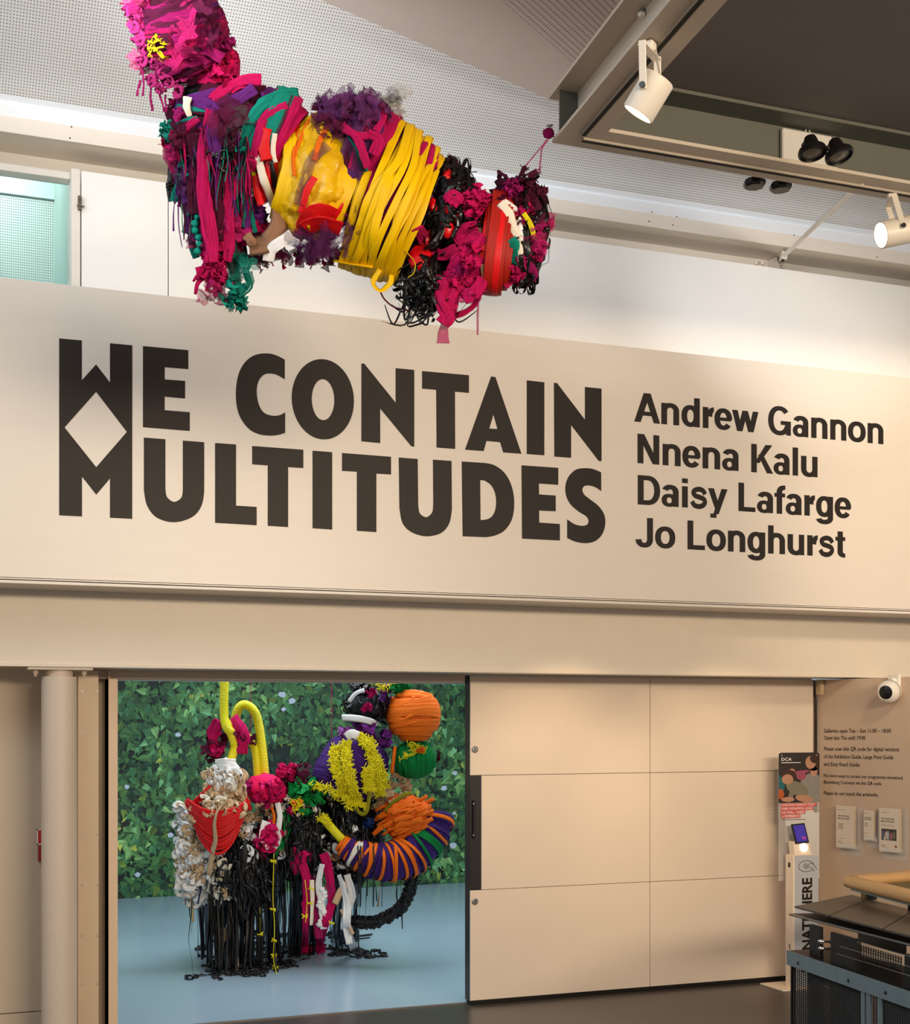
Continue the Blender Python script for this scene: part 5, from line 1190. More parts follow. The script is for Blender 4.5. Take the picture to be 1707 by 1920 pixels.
m = B(); S1.strand(m, [(714,548,34),(722,562,34),(740,576,34),(768,582,34)], 3, 1); bld(m, 'dark_red_ribbon_end', FM['mar'])
m = B(); S1.strand(m, [(760,470,66),(778,492,66),(776,512,60),(765,520,58)], 1.8, 1.4); bld(m, 'yellow_string', FM['ylw'])
# black tangle with red patches
m = B(); S1.blob(m, blk1, .16, 3.4, 48, 60); bld(m, 'black_core', BM['blk'])
m = B(); S1.blob(m, blk2, .16, 3.4, 40, 61, .85); bld(m, 'black_core', BM['blk'])
for (x, y, a, b_, an) in ((838,330,9,14,20), (845,378,9,26,15), (812,385,9,14,0), (838,425,14,22,0), (788,485,24,24,0), (858,408,6,12,30), (800,440,12,26,10)):
    e = dict(c=Vector((x, y, (S1.depth(x, y) or 40)-3)), a=a, b=b_, cd=10, e1=Vector((math.cos(math.radians(an)), math.sin(math.radians(an)), 0))); e['e2'] = Vector((-e['e1'].y, e['e1'].x, 0))
    m = B(); S1.blob(m, e, .12, 2, 20, x); bld(m, 'red_plastic_patch', BM['red'])
for e, n_ in ((blk1, 110), (blk2, 120)):
    m = B(); S1.scrib(m, e, n_, 7, 1.5, 0, 9, .7, hemi=False); o_ = bld(m, 'black_tape_ribbons', FM['blk']); o_['kind'] = 'stuff'
m = B(); S1.tuft(m, 812, 335, 20, 42, 50, 6, 1, .8, .6); bld(m, 'black_tape_frill', FM['blk'])
m = B(); S1.tuft(m, 870, 420, 40, 44, 50, 6, 1, .8); bld(m, 'black_tape_frill', FM['blk'])
m = B()
for k in range(34):
    x0 = S1.r.uniform(758, 850); y0 = S1.r.uniform(535, 565); x1 = x0+S1.r.gauss(0, 22); y1 = S1.r.uniform(575, 612); x2 = x1+S1.r.gauss(0, 24)
    S1.strand(m, [(x0, y0, S1.r.uniform(0, 45)), ((x0+x1)/2+S1.r.gauss(0, 6), (y0+y1)/2, S1.r.uniform(0, 45)), (x1, y1, S1.r.uniform(10, 40)), (x2, y1-S1.r.uniform(5, 40), S1.r.uniform(0, 45))], 3.6, .7, twist=2)
bld(m, 'black_tape_loops', FM['blk'])
# pink fluff and red bundle
m = B(); S1.blob(m, pnk, .15, 3, 40, 70); bld(m, 'pink_core', BM['mag'])
for c_, w0, pts in (('pink', 26, [(862,382),(850,372),(842,380)]), ('dpk', 20, [(782,428),(798,455),(825,478),(858,468)]), ('pink', 22, [(875,452),(862,440),(878,430),(895,425)]), ('pink', 30, [(905,440),(880,470),(856,500),(850,530)]), ('dpk', 26, [(900,480),(878,520),(850,545),(842,580)]), ('pink', 20, [(905,520),(892,548),(870,560)]),
                    ('mag', 26, [(868,500),(858,530),(880,548),(896,540)]), ('dpk', 26, [(835,520),(828,550),(838,590),(832,608)]), ('dpk', 22, [(852,540),(846,575),(838,600)]), ('pink', 9, [(898,548),(890,572),(868,588),(845,596)]), ('pink', 7, [(903,545),(895,565),(880,580),(850,592)])):
    m = B(); S1.cloth(m, S1.on(pts, 12), w0*1.15, max(4, w0*.4)); bld(m, 'pink_netting', FM[c_])
m = B(); S1.strand(m, [(838,596,30),(832,618,30),(831,644,30)], 18, 2, taper=(.5, 1.5), ruf=.2); bld(m, 'sheer_pink_tail', FM['tpk'])
m = B(); S1.strand(m, [(898,550,20),(896,590,20),(896,628,20)], 4, 1.5, ruf=.5); bld(m, 'thin_pink_string', FM['tpk'])
m = B(); S1.crumple(m, 890, 378, 50, 24, 34, 28, amp=.8); bld(m, 'pink_tuft', FM['pink'])
m = B(); S1.blob(m, redb, .05, 3, 44, 80, .97); bld(m, 'red_bundle', BM['brk'])
for i in range(8):
    sf = -.5+.15*i; m = B(); S1.wrap(m, redb, sf, S1.r.uniform(12, 20), 2+(i % 3), S1.r.uniform(-.08, .08), 0, 1.4, .03, 0, ruf=.1); bld(m, 'red_tape_wrap', FM['brk' if i % 4 else 'red'])
m = B(); S1.strand(m, S1.on([(903,395),(900,440),(905,500),(912,535)], 5, [redb]), 9, 3); bld(m, 'cream_edge_strip', FM['tan'])
m = B(); S1.blob(m, endb, .10, 3, 40, 90); bld(m, 'end_bundle', BM['mar'])
for c_, w0, pts in (('crm', 17, [(938,380),(955,400),(962,425),(975,448)]), ('wht', 12, [(945,378),(968,395),(975,425),(978,452)]), ('teal', 20, [(958,448),(970,470),(966,495)]), ('crm', 10, [(976,452),(975,490),(960,525)]), ('pink', 18, [(975,480),(980,510),(965,528)]), ('blk', 14, [(985,430),(990,470),(985,510)]), ('blk', 12, [(975,430),(985,460),(998,480)]),
                    ('ylw', 10, [(982,400),(995,420),(1003,450)]), ('mag', 16, [(985,490),(1000,510),(996,525)]), ('dpk', 16, [(955,500),(962,520),(945,535)]), ('dpk', 16, [(1000,440),(1012,465),(1010,490)])):
    m = B(); S1.strand(m, S1.on(pts, 10), w0, 4, ruf=.35); bld(m, 'cloth_strip', FM[c_])
m = B(); S1.blob(m, top, .2, 3, 30, 95); S1.crumple(m, 978, 372, 8, 40, 110, 20, amp=.8, up=.3); bld(m, 'maroon_tuft', FM['mar'])
m = B(); S1.crumple(m, 962, 352, 42, 15, 40, 14, amp=.9); bld(m, 'magenta_pompom', FM['mag'])
m = B(); S1.crumple(m, 1004, 410, 12, 30, 40, 30); bld(m, 'maroon_netting_edge', FM['tmr'])
m = B(); S1.crumple(m, 1014, 425, 22, 20, 18, 30); bld(m, 'sheer_pink_netting', FM['tpk'])
m = B(); S1.scrib(m, endb, 40, 8, 1.2, 0, 8, .8, .4); bld(m, 'black_tape_ribbons', FM['blk'])
m = B(); S1.crumple(m, 846, 306, 0, 14, 8, 18); bld(m, 'sheer_purple_scrap', FM['tmr'])
for (c_, x, y, R_, n_, sz) in (('pink', 330, 270, 26, 16, 26), ('teal', 345, 320, 20, 12, 20), ('mag', 345, 215, 24, 14, 24), ('mar', 350, 250, 30, 18, 30), ('pur', 470, 190, 26, 12, 24), ('pink', 445, 320, 24, 14, 26), ('teal', 455, 270, 24, 12, 24), ('tpr', 375, 300, 34, 12, 36), ('tmr', 620, 240, 30, 14, 36), ('pink', 880, 480, 26, 20, 34),
    ('dpk', 862, 520, 24, 20, 30), ('mag', 892, 520, 22, 16, 28), ('tpk', 880, 545, 26, 14, 30), ('tpk', 1000, 460, 24, 18, 26), ('pink', 975, 510, 18, 12, 20), ('dpk', 985, 400, 20, 14, 22), ('tpk', 395, 440, 30, 12, 34), ('mag', 415, 90, 20, 14, 24), ('pink', 415, 125, 30, 20, 30)):
    d_ = (S1.depth(x, y) or 30)+2; m = B(); S1.crumple(m, x, y, d_, R_, n_, sz, amp=.55); bld(m, 'netting_patch', FM[c_])
for (c_, x, y, R_, n_, sz) in (('pur', 486, 405, 16, 12, 30), ('dpk', 490, 430, 20, 12, 28), ('tmr', 470, 440, 22, 12, 34), ('mar', 478, 380, 12, 8, 26), ('red', 492, 372, 10, 5, 22)):
    m = B(); S1.crumple(m, x, y, 8, R_, n_, sz, amp=.5); bld(m, 'netting_patch', FM[c_])
for (c_, x, y, R_, n_, sz) in (('tpk', 328, 275, 14, 8, 40), ('ttl', 450, 500, 16, 7, 44), ('tpk', 408, 520, 18, 8, 44), ('tpr', 352, 360, 16, 8, 44), ('tpk', 430, 420, 26, 8, 54), ('tmr', 420, 250, 40, 9, 70), ('tpk', 350, 90, 40, 8, 70), ('tmr', 380, 40, 34, 8, 70), ('tpk', 1008, 440, 14, 8, 36)):
    m = B(); S1.crumple(m, x, y, (S1.depth(x, y) or 30)+8, R_, n_, sz, amp=.22, sq=1.3); bld(m, 'sheer_netting_sheet', FM[c_])
for c_ in ('pink', 'teal', 'mar', 'mag', 'blk', 'pur'):
    m = B()
    for k in range(12):
        x = S1.r.uniform(322, 480); y = S1.r.uniform(225, 330); S1.hang(m, x, y, S1.r.uniform(50, 150), S1.r.uniform(2.5, 5), (S1.depth(x, y) or 20)+12, 10, 2, twist=3, ruf=.5)
    o_ = bld(m, 'thin_netting_strands', FM[c_]); o_['kind'] = 'stuff'
# tie to the canopy corner
Yc = (Vector((C0.x, C0.y, Zc))-Vector((0, 0, H))).dot(EY)
dc = (S1.Y0-Yc)/S1.k+8
m = B(); S1.strand(m, [(972,338,0),(980,318,dc*.2),(985,312,dc*.3)], 6, 5, ruf=.6); S1.tuft(m, 984, 318, dc*.25, 12, 12, 3, 1, 2); bld(m, 'dark_knot', FM['mar'])
m = B(); S1.strand(m, [(985,312,dc*.3),(1010,282,dc*.7),(1026,262,dc)], 2.6, 2.4); S1.strand(m, [(1028,262,dc),(1017,278,dc),(1014,300,dc),(1012,318,dc)], 3, 3, ruf=.3); S1.tuft(m, 1012, 316, dc, 9, 10, 2, 1, 1.5, -1.5); bld(m, 'pink_cord', FM['tpk'])
m = B(); S1.blob(m, dict(c=Vector((1029,250,dc)), a=9, b=11, cd=9, e1=Vector((1,0,0)), e2=Vector((0,1,0))), .1, 3, 16)
for k in range(6): S1.wrap(m, dict(c=Vector((1029,250,dc)), a=12, b=9.5, cd=9.5, e1=Vector((.3,1,0)).normalized(), e2=Vector((1,-.3,0)).normalized()), -.6+.24*k, 3, .5, .1, 0, 2.5)
bld(m, 'pink_cord_winding', FM['mag'])
m = B(); S1.strand(m, [(1031,236,dc),(1033,246,dc)], 4, 4, smoothn=1); S1.strand(m, [(1025,236,dc),(1037,235,dc)], 4, 4, smoothn=1); bld(m, 'hook_bolt', M_steel)
# support lines up out of the frame
for (x, y) in ((330, -20), (640, 205)):
    m = B(); p_ = (x, y, 0); top_ = (x+6, -330, 0); S1.strand(m, [p_, top_], 1.2, 1.2, smoothn=1) if y < 0 else None
    if y < 0: bld(m, 'suspension_cord', FM['mag'])
# ----------------------------------------------------------------- gallery sculpture
gs = thing('standing_sculpture', tuple(onz(560, 1800, .004)), 'multicoloured bundled textile sculpture with yellow hoses standing in the gallery beyond the doorway', 'sculpture')
S2 = Sculpt(gs, 12.75, 8); b2 = S2.build
FLOOR_D = lambda y: (12.75-(H-.012)*F/(y-HY))/S2.k       # depth offset at which a point at image height y touches the floor
bag = S2.ell(420, 1480, 42, 70, 8, 42, 30); bowl = S2.ell(408, 1535, 60, 54, 0, 56, 40); lf = S2.ell(372, 1600, 42, 88, 8, 40, 10)
bk1 = S2.ell(450, 1640, 62, 84, 0, 60, 20); bk2 = S2.ell(560, 1560, 74, 92, 0, 66, -20); bk3 = S2.ell(655, 1560, 60, 92, -6, 60, -30); pkp = S2.ell(500, 1482, 40, 32, 10, 34, 20)
up_ = S2.ell(662, 1438, 72, 62, -58, 54, 0); upl = S2.ell(620, 1445, 30, 44, 20, 36, 6); hd_ = S2.ell(688, 1325, 42, 34, 8, 36, 0); orb = S2.ell(775, 1341, 50, 50, 0, 48, -6); gnb = S2.ell(778, 1424, 42, 35, -6, 36, -10)
om = S2.ell(765, 1535, 54, 46, 35, 42, 10)
# cores
for e, c_, a_ in ((bag, 'crm', .1), (lf, 'crm', .16), (bk1, 'blk', .2), (bk2, 'blk', .2), (bk3, 'blk', .2), (bowl, 'mar', .06), (pkp, 'pink', .12), (up_, 'vio', .08), (upl, 'vio', .08), (hd_, 'blk', .1), (orb, 'org', .03), (gnb, 'grn', .07), (om, 'org', .08)):
    m = B(); S2.blob(m, e, a_, 3, 36, e['a'], .84 if e in (bowl, bag, lf) else .97); b2(m, {'crm': 'cream_bundle', 'blk': 'black_bundle', 'mar': 'red_bundle', 'pink': 'pink_bundle', 'vio': 'violet_bundle', 'org': 'orange_bundle', 'grn': 'green_bundle'}[c_], BM[c_])
# white neck and paper curls
m = B()
for i in range(7): S2.strand(m, [(404+i*.5, 1428+i*6, 55), (422, 1424+i*6+3, 72), (442, 1428+i*6, 56)], 9, 2, ruf=.4)
b2(m, 'white_neck_wrap', FM['wht'])
def curls(mb, n, xr, yr, w_, R_, dd=0, es=None):
    for _ in range(n):
        x, y = S2.r.uniform(*xr), S2.r.uniform(*yr); d = (S2.depth(x, y, es) or -12)+S2.r.uniform(0, 8)+dd; a = S2.r.random()*6; k_ = S2.r.uniform(.5, 1.1)
        S2.strand(mb, [(x+R_*math.cos(a+q*.9)*k_+q*S2.r.uniform(-1, 2), y+R_*math.sin(a+q*.9)*k_*.8+q*1.5, d+3*math.sin(q*1.3+a)) for q in range(5)], w_*S2.r.uniform(.7, 1.3), .8, twist=2.5, smoothn=3)
    return mb
for c_, n_, xr, yr, w_, R_ in (('wht', 40, (398, 446), (1436, 1475), 12, 9), ('tan', 110, (385, 455), (1450, 1525), 10, 10), ('crm', 30, (372, 456), (1470, 1510), 8, 9), ('tan', 44, (335, 372), (1510, 1640), 8, 10), ('wht', 90, (333, 405), (1592, 1690), 12, 12), ('wht', 34, (333, 352), (1510, 1600), 11, 11), ('crm', 40, (335, 430), (1580, 1680), 9, 12),
                               ('tan', 40, (455, 530), (1500, 1590), 9, 9), ('wht', 34, (460, 525), (1530, 1610), 11, 10), ('crm', 20, (530, 620), (1480, 1520), 8, 9), ('tan', 16, (690, 770), (1450, 1510), 12, 12), ('crd', 12, (620, 680), (1580, 1640), 12, 12), ('wht', 16, (600, 660), (1560, 1640), 9, 10), ('tan', 16, (380, 420), (1610, 1680), 8, 10)):
    o_ = b2(curls(B(), n_, xr, yr, w_, R_), {'tan': 'brown_paper_curls', 'crm': 'cream_cloth_curls', 'wht': 'white_cloth_curls', 'crd': 'cardboard_curls'}[c_], FM[c_]); o_['kind'] = 'stuff'
# red bowl: crescents of red tape
for i in range(30):
    f = i/29; rx = 60-7*S2.r.random(); y0 = 1498+10*f+S2.r.uniform(-5, 5); dip = 22+66*f
    m = B(); S2.strand(m, [(408-rx+q*rx/3+0, y0+dip*(1-((q-3)/3)**2), 40+66*math.sqrt(max(0, 1-((q-3)/3.2)**2))*(.92+.1*f-.25*f*f)) for q in range(7)], S2.r.uniform(3.5, 7), 1.4, (0, -.3, 1), ruf=.2); b2(m, 'red_tape_band', FM['red'])
m = B()
for k in range(8): S2.strand(m, [(362+k*5, 1512+S2.r.uniform(-6, 6), 60), (378+k*5, 1490-k*2, 66), (392+k*3, 1478+S2.r.uniform(-6, 6), 70)], 7, 1.4)
for k in range(6): S2.strand(m, [(470-k*5, 1520, 60), (462-k*4, 1495, 66), (452, 1478, 60)], 6, 1.4)
b2(m, 'red_tape_ends', FM['red'])
m = B(); S2.strand(m, [(425,1500,100), (408,1520,108), (402,1545,108), (404,1575,104), (398,1600,90), (392,1640,70)], 11, 1, twist=1.2); b2(m, 'brown_paper_streamer', FM['tan'])
# yellow ribbed hoses
M_hose = mat('yellow_ribbed_hose', (226, 214, 20), .35, var=.04, spec=.5)
def hose(pts, r_, name='yellow_hose', rib=3.0):
    mb = MB(); p_ = catmull([Vector(p) for p in pts], 10); L_ = [0]
    for a, b in zip(p_, p_[1:]): L_.append(L_[-1]+(b-a).length)
    n = int(L_[-1]/rib*3); out = []; rr = []
    for i in range(n+1):
        t = L_[-1]*i/n; k = max(j for j in range(len(L_)) if L_[j] <= t+1e-6); k = min(k, len(p_)-2); f = (t-L_[k])/max(1e-6, L_[k+1]-L_[k]); out.append(p_[k].lerp(p_[k+1], f)); rr.append(r_*(1, 1.0, .90)[i % 3])
    mb.tube(out, rr, 18); return b2(mb, name, M_hose, smooth=False)
hose([(421,1180,20), (421,1270,20), (420,1330,24), (424,1362,34), (436,1374,26)], 8.6)
hose([(424,1352,30), (436,1384,26), (440,1400,22), (434,1425,26), (432,1450,26)], 8.4)
hose([(440,1352,-4), (448,1328,4), (462,1322,8), (480,1340,8), (490,1390,4), (496,1445,4), (497,1470,2)], 8.8)
hose([(440,1375,-10), (462,1380,0), (476,1400,4), (481,1425,4), (484,1470,4)], 8)
hose([(604,1532,50), (618,1548,50), (634,1566,46), (648,1580,40)], 8.4)
m = B(); S2.strand(m, [(404,1418,10),(400,1395,16),(402,1370,22),(412,1352,26)], 22, 9, ruf=.7); S2.strand(m, [(436,1348,20),(448,1362,30),(456,1385,30),(452,1412,22)], 24, 9, ruf=.7); S2.crumple(m, 410, 1400, 18, 14, 12, 18); b2(m, 'pink_cloth_ring', FM['pink'])
m = B(); S2.crumple(m, 456, 1382, 20, 20, 22, 22); S2.crumple(m, 404, 1400, 14, 18, 22, 22, sq=1.4); S2.crumple(m, 408, 1425, 20, 8, 8, 12); b2(m, 'maroon_cloth', FM['mar'])
# pink and mixed cloth patches
for c_, x, y, d, R_, n_, sz in (('pink', 502, 1486, 44, 22, 26, 26), ('pink', 530, 1447, 20, 14, 12, 22), ('dpk', 545, 1450, 14, 18, 16, 24), ('mar', 560, 1462, 10, 28, 24, 24), ('pink', 502, 1575, 54, 18, 20, 30), ('tpk', 490, 1600, 50, 14, 10, 20), ('mag', 462, 1475, 40, 10, 8, 14),
        ('pur', 680, 1374, 20, 22, 44, 22), ('lil', 650, 1380, 16, 16, 16, 20), ('pur', 722, 1392, 10, 16, 20, 18), ('pink', 696, 1300, 34, 10, 10, 14), ('pink', 690, 1322, 40, 9, 7, 14), ('pur', 720, 1310, 20, 12, 12, 14), ('wht', 680, 1286, 20, 10, 8, 14), ('lil', 724, 1288, 14, 10, 8, 12), ('grn', 752, 1288, 4, 12, 10, 16),
        ('grn', 575, 1492, 36, 26, 12, 36), ('grn', 560, 1500, 30, 18, 8, 26), ('pink', 560, 1600, 40, 14, 10, 22), ('org', 558, 1505, 48, 8, 6, 14), ('dpk', 545, 1520, 46, 8, 6, 14), ('mar', 820, 1420, -20, 10, 10, 12), ('nav', 690, 1545, 30, 10, 6, 16), ('wht', 666, 1552, 44, 5, 3, 12)):
    m = B(); S2.crumple(m, x, y, d, R_, n_, sz, amp=.55); b2(m, 'cloth_patch', FM[c_])
m = B(); S2.strand(m, [(525,1510,30),(536,1540,40),(534,1570,44),(520,1592,44),(512,1600,40)], 16, 5, ruf=.5); S2.strand(m, [(532,1512,30),(542,1545,36),(536,1580,38)], 12, 5, ruf=.5); b2(m, 'green_cloth_band', FM['grn'])
m = B(); S2.strand(m, [(520,1505,44),(525,1530,50),(522,1560,50)], 10, 2, ruf=.2); b2(m, 'white_cloth_strip', FM['wht'])
m = B(); S2.strand(m, [(506,1505,44),(514,1530,50),(510,1555,50)], 6, 2, ruf=.2); b2(m, 'orange_cloth_strip', FM['org'])
# black tape masses and hanging fringe
for e, n_ in ((bk1, 110), (bk2, 120), (bk3, 100)):
    m = B(); S2.scrib(m, e, n_, 5, 1.2, 0, 8, .6, hemi=False); o_ = b2(m, 'black_tape_ribbons', FM['blk']); o_['kind'] = 'stuff'
for e, n_ in ((bk1, 110), (bk2, 120), (bk3, 80)):
    m = B()
    for k in range(n_):
        a = S2.r.random()*2*PI; q = math.sqrt(S2.r.random())*.95; x = e['c'].x+e['a']*q*math.cos(a); y = e['c'].y+e['b']*q*math.sin(a)
        S2.hang(m, x, y-12, S2.r.uniform(24, 60), S2.r.uniform(3, 7), (S2.depth(x, y, [e]) or 10)+S2.r.uniform(2, 9), 7, .8, twist=3, n=5)
    o_ = b2(m, 'layered_black_tape', FM['blk']); o_['kind'] = 'stuff'
legs = ((390, 445, 1828, 40, 66), (440, 516, 1822, 34, 54), (512, 590, 1800, -6, 36), (560, 612, 1792, -20, 12), (622, 670, 1782, 8, 44), (368, 400, 1800, 30, 12), (470, 560, 1775, -20, 22))
def to_floor(mb, x, y0, d0, yf, w_, trail=0):
    df = FLOOR_D(yf); r = S2.r; ph = r.random()*6; sw = r.gauss(0, 5)
    pts = [(x+sw*f+2*math.sin(f*6+ph), y0+(yf-y0)*f, d0+(df-d0)*f) for f in (0, .2, .4, .6, .8, 1)]
    if trail:
        a = r.uniform(-PI, PI)
        for q in (1, 2, 3): pts.append((x+sw+trail*q*.33*math.cos(a+q*.5), yf+trail*.14*q*.33*math.sin(a), FLOOR_D(yf+trail*.14*q*.33*math.sin(a))+1))
    S2.strand(mb, pts, w_, .7, twist=2.2, smoothn=3)
for x0, x1, yf, d0, n_ in legs:
    for k in range(n_):
        m = B(); x = S2.r.uniform(x0, x1); to_floor(m, x, S2.r.uniform(1575, 1640), d0+S2.r.uniform(-14, 14), yf-S2.r.uniform(0, 36), S2.r.uniform(3, 8), S2.r.choice((0, 8, 22, 40))); b2(m, 'hanging_black_tape', FM['blk'])
for (x, y0, y1) in ((362, 1640, 1750), (356, 1640, 1720), (378, 1640, 1790), (674, 1590, 1780), (690, 1620, 1740), (700, 1620, 1690), (750, 1640, 1742), (694, 1600, 1680), (402, 1640, 1760), (545, 1600, 1700), (500, 1620, 1700), (745, 1655, 1700)):
    m = B(); S2.hang(m, x, y0, y1-y0, 3, S2.r.uniform(0, 30), 3, .7, twist=3); b2(m, 'hanging_black_tape', FM['blk'])
m = B()
for x0, x1, y, n_ in ((395, 500, 1822, 60), (500, 555, 1806, 24), (620, 690, 1785, 34), (660, 722, 1788, 26), (470, 525, 1774, 20), (575, 612, 1768, 12), (352, 372, 1831, 5), (400, 410, 1831, 3)):
    for k in range(n_):
        x = S2.r.uniform(x0, x1); yy = y+S2.r.uniform(-7, 7); a = S2.r.random()*6; R_ = S2.r.uniform(3, 9)
        S2.strand(m, [(x+R_*math.cos(a+q*1.1), yy+R_*.2*math.sin(a+q*1.1), FLOOR_D(yy+R_*.2*math.sin(a+q*1.1))+S2.r.uniform(0, 1.5)) for q in range(5)], 3.6, .8, smoothn=3)
o_ = b2(m, 'tape_pools_on_floor', FM['blk']); o_['kind'] = 'stuff'
m = B(); S2.strand(m, [(358,1640,20),(360,1700,26),(354,1760,32),(360,1800,36),(361,1829,FLOOR_D(1830))], 3.2, .7, twist=2); b2(m, 'long_tape_strand', FM['blk'])
m = B(); S2.strand(m, [(353,1640,20),(358,1680,24),(362,1728,26)], 5, 1.5); S2.strand(m, [(714,1640,6),(712,1670,6),(709,1700,6)], 9, 1, twist=1); S2.strand(m, [(640,1705,44),(652,1730,48),(662,1752,50)], 8, 3); S2.strand(m, [(652,1655,40),(638,1672,44),(628,1695,44)], 13, 1); S2.strand(m, [(408,1745,50),(418,1760,52),(424,1740,52)], 16, 1); b2(m, 'brown_paper_strips', FM['tan'])['kind'] = 'stuff'
# pink and white streamers
for c_, w0, pts in (('pink', 15, [(545,1585,40),(560,1610,46),(572,1640,44),(576,1680,36),(572,1700,30)]), ('dpk', 14, [(535,1585,30),(548,1610,40),(560,1640,40)]), ('pink', 12, [(572,1690,30),(574,1740,26),(572,1778,FLOOR_D(1786)),(573,1790,FLOOR_D(1790))]), ('pink', 14, [(606,1600,40),(618,1640,40),(622,1690,36),(606,1740,30),(600,1770,FLOOR_D(1786)),(603,1786,FLOOR_D(1787))]),
                    ('tpk', 14, [(590,1640,34),(592,1700,30),(598,1760,26)]), ('wht', 13, [(604,1620,46),(598,1660,46),(604,1700,40),(607,1742,34)]), ('crm', 9, [(585,1650,44),(586,1690,40),(584,1735,36)]), ('wht', 16, [(636,1640,48),(650,1690,50),(652,1740,46),(664,1778,FLOOR_D(1790))]), ('wht', 15, [(650,1640,44),(660,1680,44),(648,1720,40),(656,1770,36)]),
                    ('tpk', 10, [(610,1660,40),(622,1668,44),(612,1682,42)]), ('wht', 16, [(345,1610,40),(340,1640,40),(333,1668,36)]), ('wht', 12, [(420,1590,62),(408,1625,60),(398,1660,54)]), ('crm', 11, [(402,1600,60),(395,1640,56),(390,1672,52)]), ('wht', 18, [(500,1540,58),(492,1570,60),(505,1590,58)]), ('wht', 12, [(515,1545,56),(522,1570,56),(514,1590,54)]), ('nav', 12, [(370,1650,40),(376,1670,44),(370,1694,40)])):
    m = B(); S2.cloth(m, pts, w0*1.15, 4) if c_ in ('pink', 'dpk', 'tpk') else S2.strand(m, pts, w0, 2, ruf=.4, smoothn=7, twist=1.2); b2(m, 'cloth_streamer', FM[c_])
for x, y, n_ in ((602, 1784, 14), (573, 1788, 8)):
    m = B(); S2.crumple(m, x, y-7, FLOOR_D(y)+2, 9, n_, 12, sq=.5); b2(m, 'pink_cloth_foot', FM['pink'])
m = B()
for k in range(12): S2.blob(m, dict(c=Vector((604+5*math.sin(k), 1668+k*6, 46-k)), a=6, b=5, cd=5, e1=Vector((1,0,0)), e2=Vector((0,1,0))), .3, 2, 10, k)
b2(m, 'white_knotted_cord', FM['wht'])
# yellow knotted strings
m = B(); S2.strand(m, [(514,1600,66),(512,1680,70),(515,1740,72),(513,1796,74),(519,1826,FLOOR_D(1828))], 1.5, 1.3); S2.strand(m, [(572,1650,50),(576,1690,48),(573,1730,46)], 1.5, 1.3); S2.strand(m, [(488,1700,50),(488,1760,52)], 1.2, 1.1)
for (x, y) in ((513,1615),(512,1705),(514,1762),(514,1792),(517,1815),(582,1694),(572,1718),(622,1730),(488,1752),(584,1665)): 
    for q in range(4): S2.strand(m, [(x-5+S2.r.uniform(-2, 2), y+S2.r.uniform(-5, 5), 72), (x, y, 73), (x+5, y+S2.r.uniform(-5, 5), 72)], 1.8, 1.4, smoothn=2)
b2(m, 'yellow_knotted_string', FM['ylw'])
# upper violet and yellow figure
for k in range(9):
    m = B(); S2.wrap(m, up_, -.75+.17*k, S2.r.uniform(12, 20), 1, S2.r.uniform(-.2, .2), 0, 2, .05, k, ruf=.3); b2(m, 'violet_cloth_band', FM['vio'])
for k in range(7):
    m = B(); S2.wrap(m, upl, -.7+.2*k, 12, 1, .1, 1, 2, .05, k, ruf=.3); b2(m, 'violet_cloth_band', FM['vio'])
def fringe(mb, pts, w_, n_, ln=9):
    p_ = catmull([Vector(p) for p in pts], 8)
    for i in range(n_):
        p = p_[S2.r.randrange(len(p_))]+Vector((S2.r.uniform(-w_, w_), S2.r.uniform(-w_*.4, w_*.4), 2)); a = S2.r.random()*6; b_ = a+S2.r.uniform(-1, 1)
        S2.strand(mb, [p-Vector((math.cos(a)*ln*.5, math.sin(a)*ln*.5, -1)), p+Vector((0, 0, 3)), p+Vector((math.cos(b_)*ln*.6, math.sin(b_)*ln*.6, S2.r.uniform(1, 5)))], 1.7, 1.3, smoothn=2, n=4)
    return mb
bands = ([(632,1400,44),(628,1430,56),(638,1460,60),(650,1490,50)], [(650,1390,46),(650,1430,62),(660,1470,64),(668,1500,46)], [(690,1385,40),(700,1420,54),(706,1450,56),(714,1490,44)], [(672,1378,44),(690,1400,54),(712,1440,50),(720,1475,40)], [(690,1440,58),(692,1480,54)])
for i, bd_ in enumerate(bands):
    m = B(); S2.strand(m, bd_, 17, 3, ruf=.3, smoothn=6); fringe(m, bd_, 10, 190, 11); o_ = b2(m, 'yellow_fringe', FM['ylw']); o_['kind'] = 'stuff'
m = B(); fringe(m, [(590,1472,40),(620,1480,50),(650,1500,50),(680,1510,50)], 12, 150, 12); fringe(m, [(555,1500,50),(560,1520,52)], 9, 30, 12); fringe(m, [(604,1530,54),(612,1545,54)], 9, 34, 12); fringe(m, [(648,1495,56),(654,1515,56)], 7, 30, 10); fringe(m, [(700,1272,30),(720,1290,30),(735,1276,20)], 8, 40, 11); fringe(m, [(770,1395,20),(790,1405,20),(760,1420,24)], 12, 50, 10)
o_ = b2(m, 'loose_yellow_fringe', FM['ylw']); o_['kind'] = 'stuff'
m = B(); S2.strand(m, [(660,1500,50),(675,1524,52),(688,1520,54),(694,1480,54),(698,1450,54)], 8, 3, ruf=.3); S2.strand(m, [(722,1522,36),(738,1505,40),(760,1490,44),(772,1487,40)], 8, 3, ruf=.2); b2(m, 'dark_yellow_loop', FM['olv'])
m = B(); S2.strand(m, [(650,1382,50),(660,1376,56),(672,1380,52)], 16, 3, ruf=.2); b2(m, 'white_patch', FM['wht'])
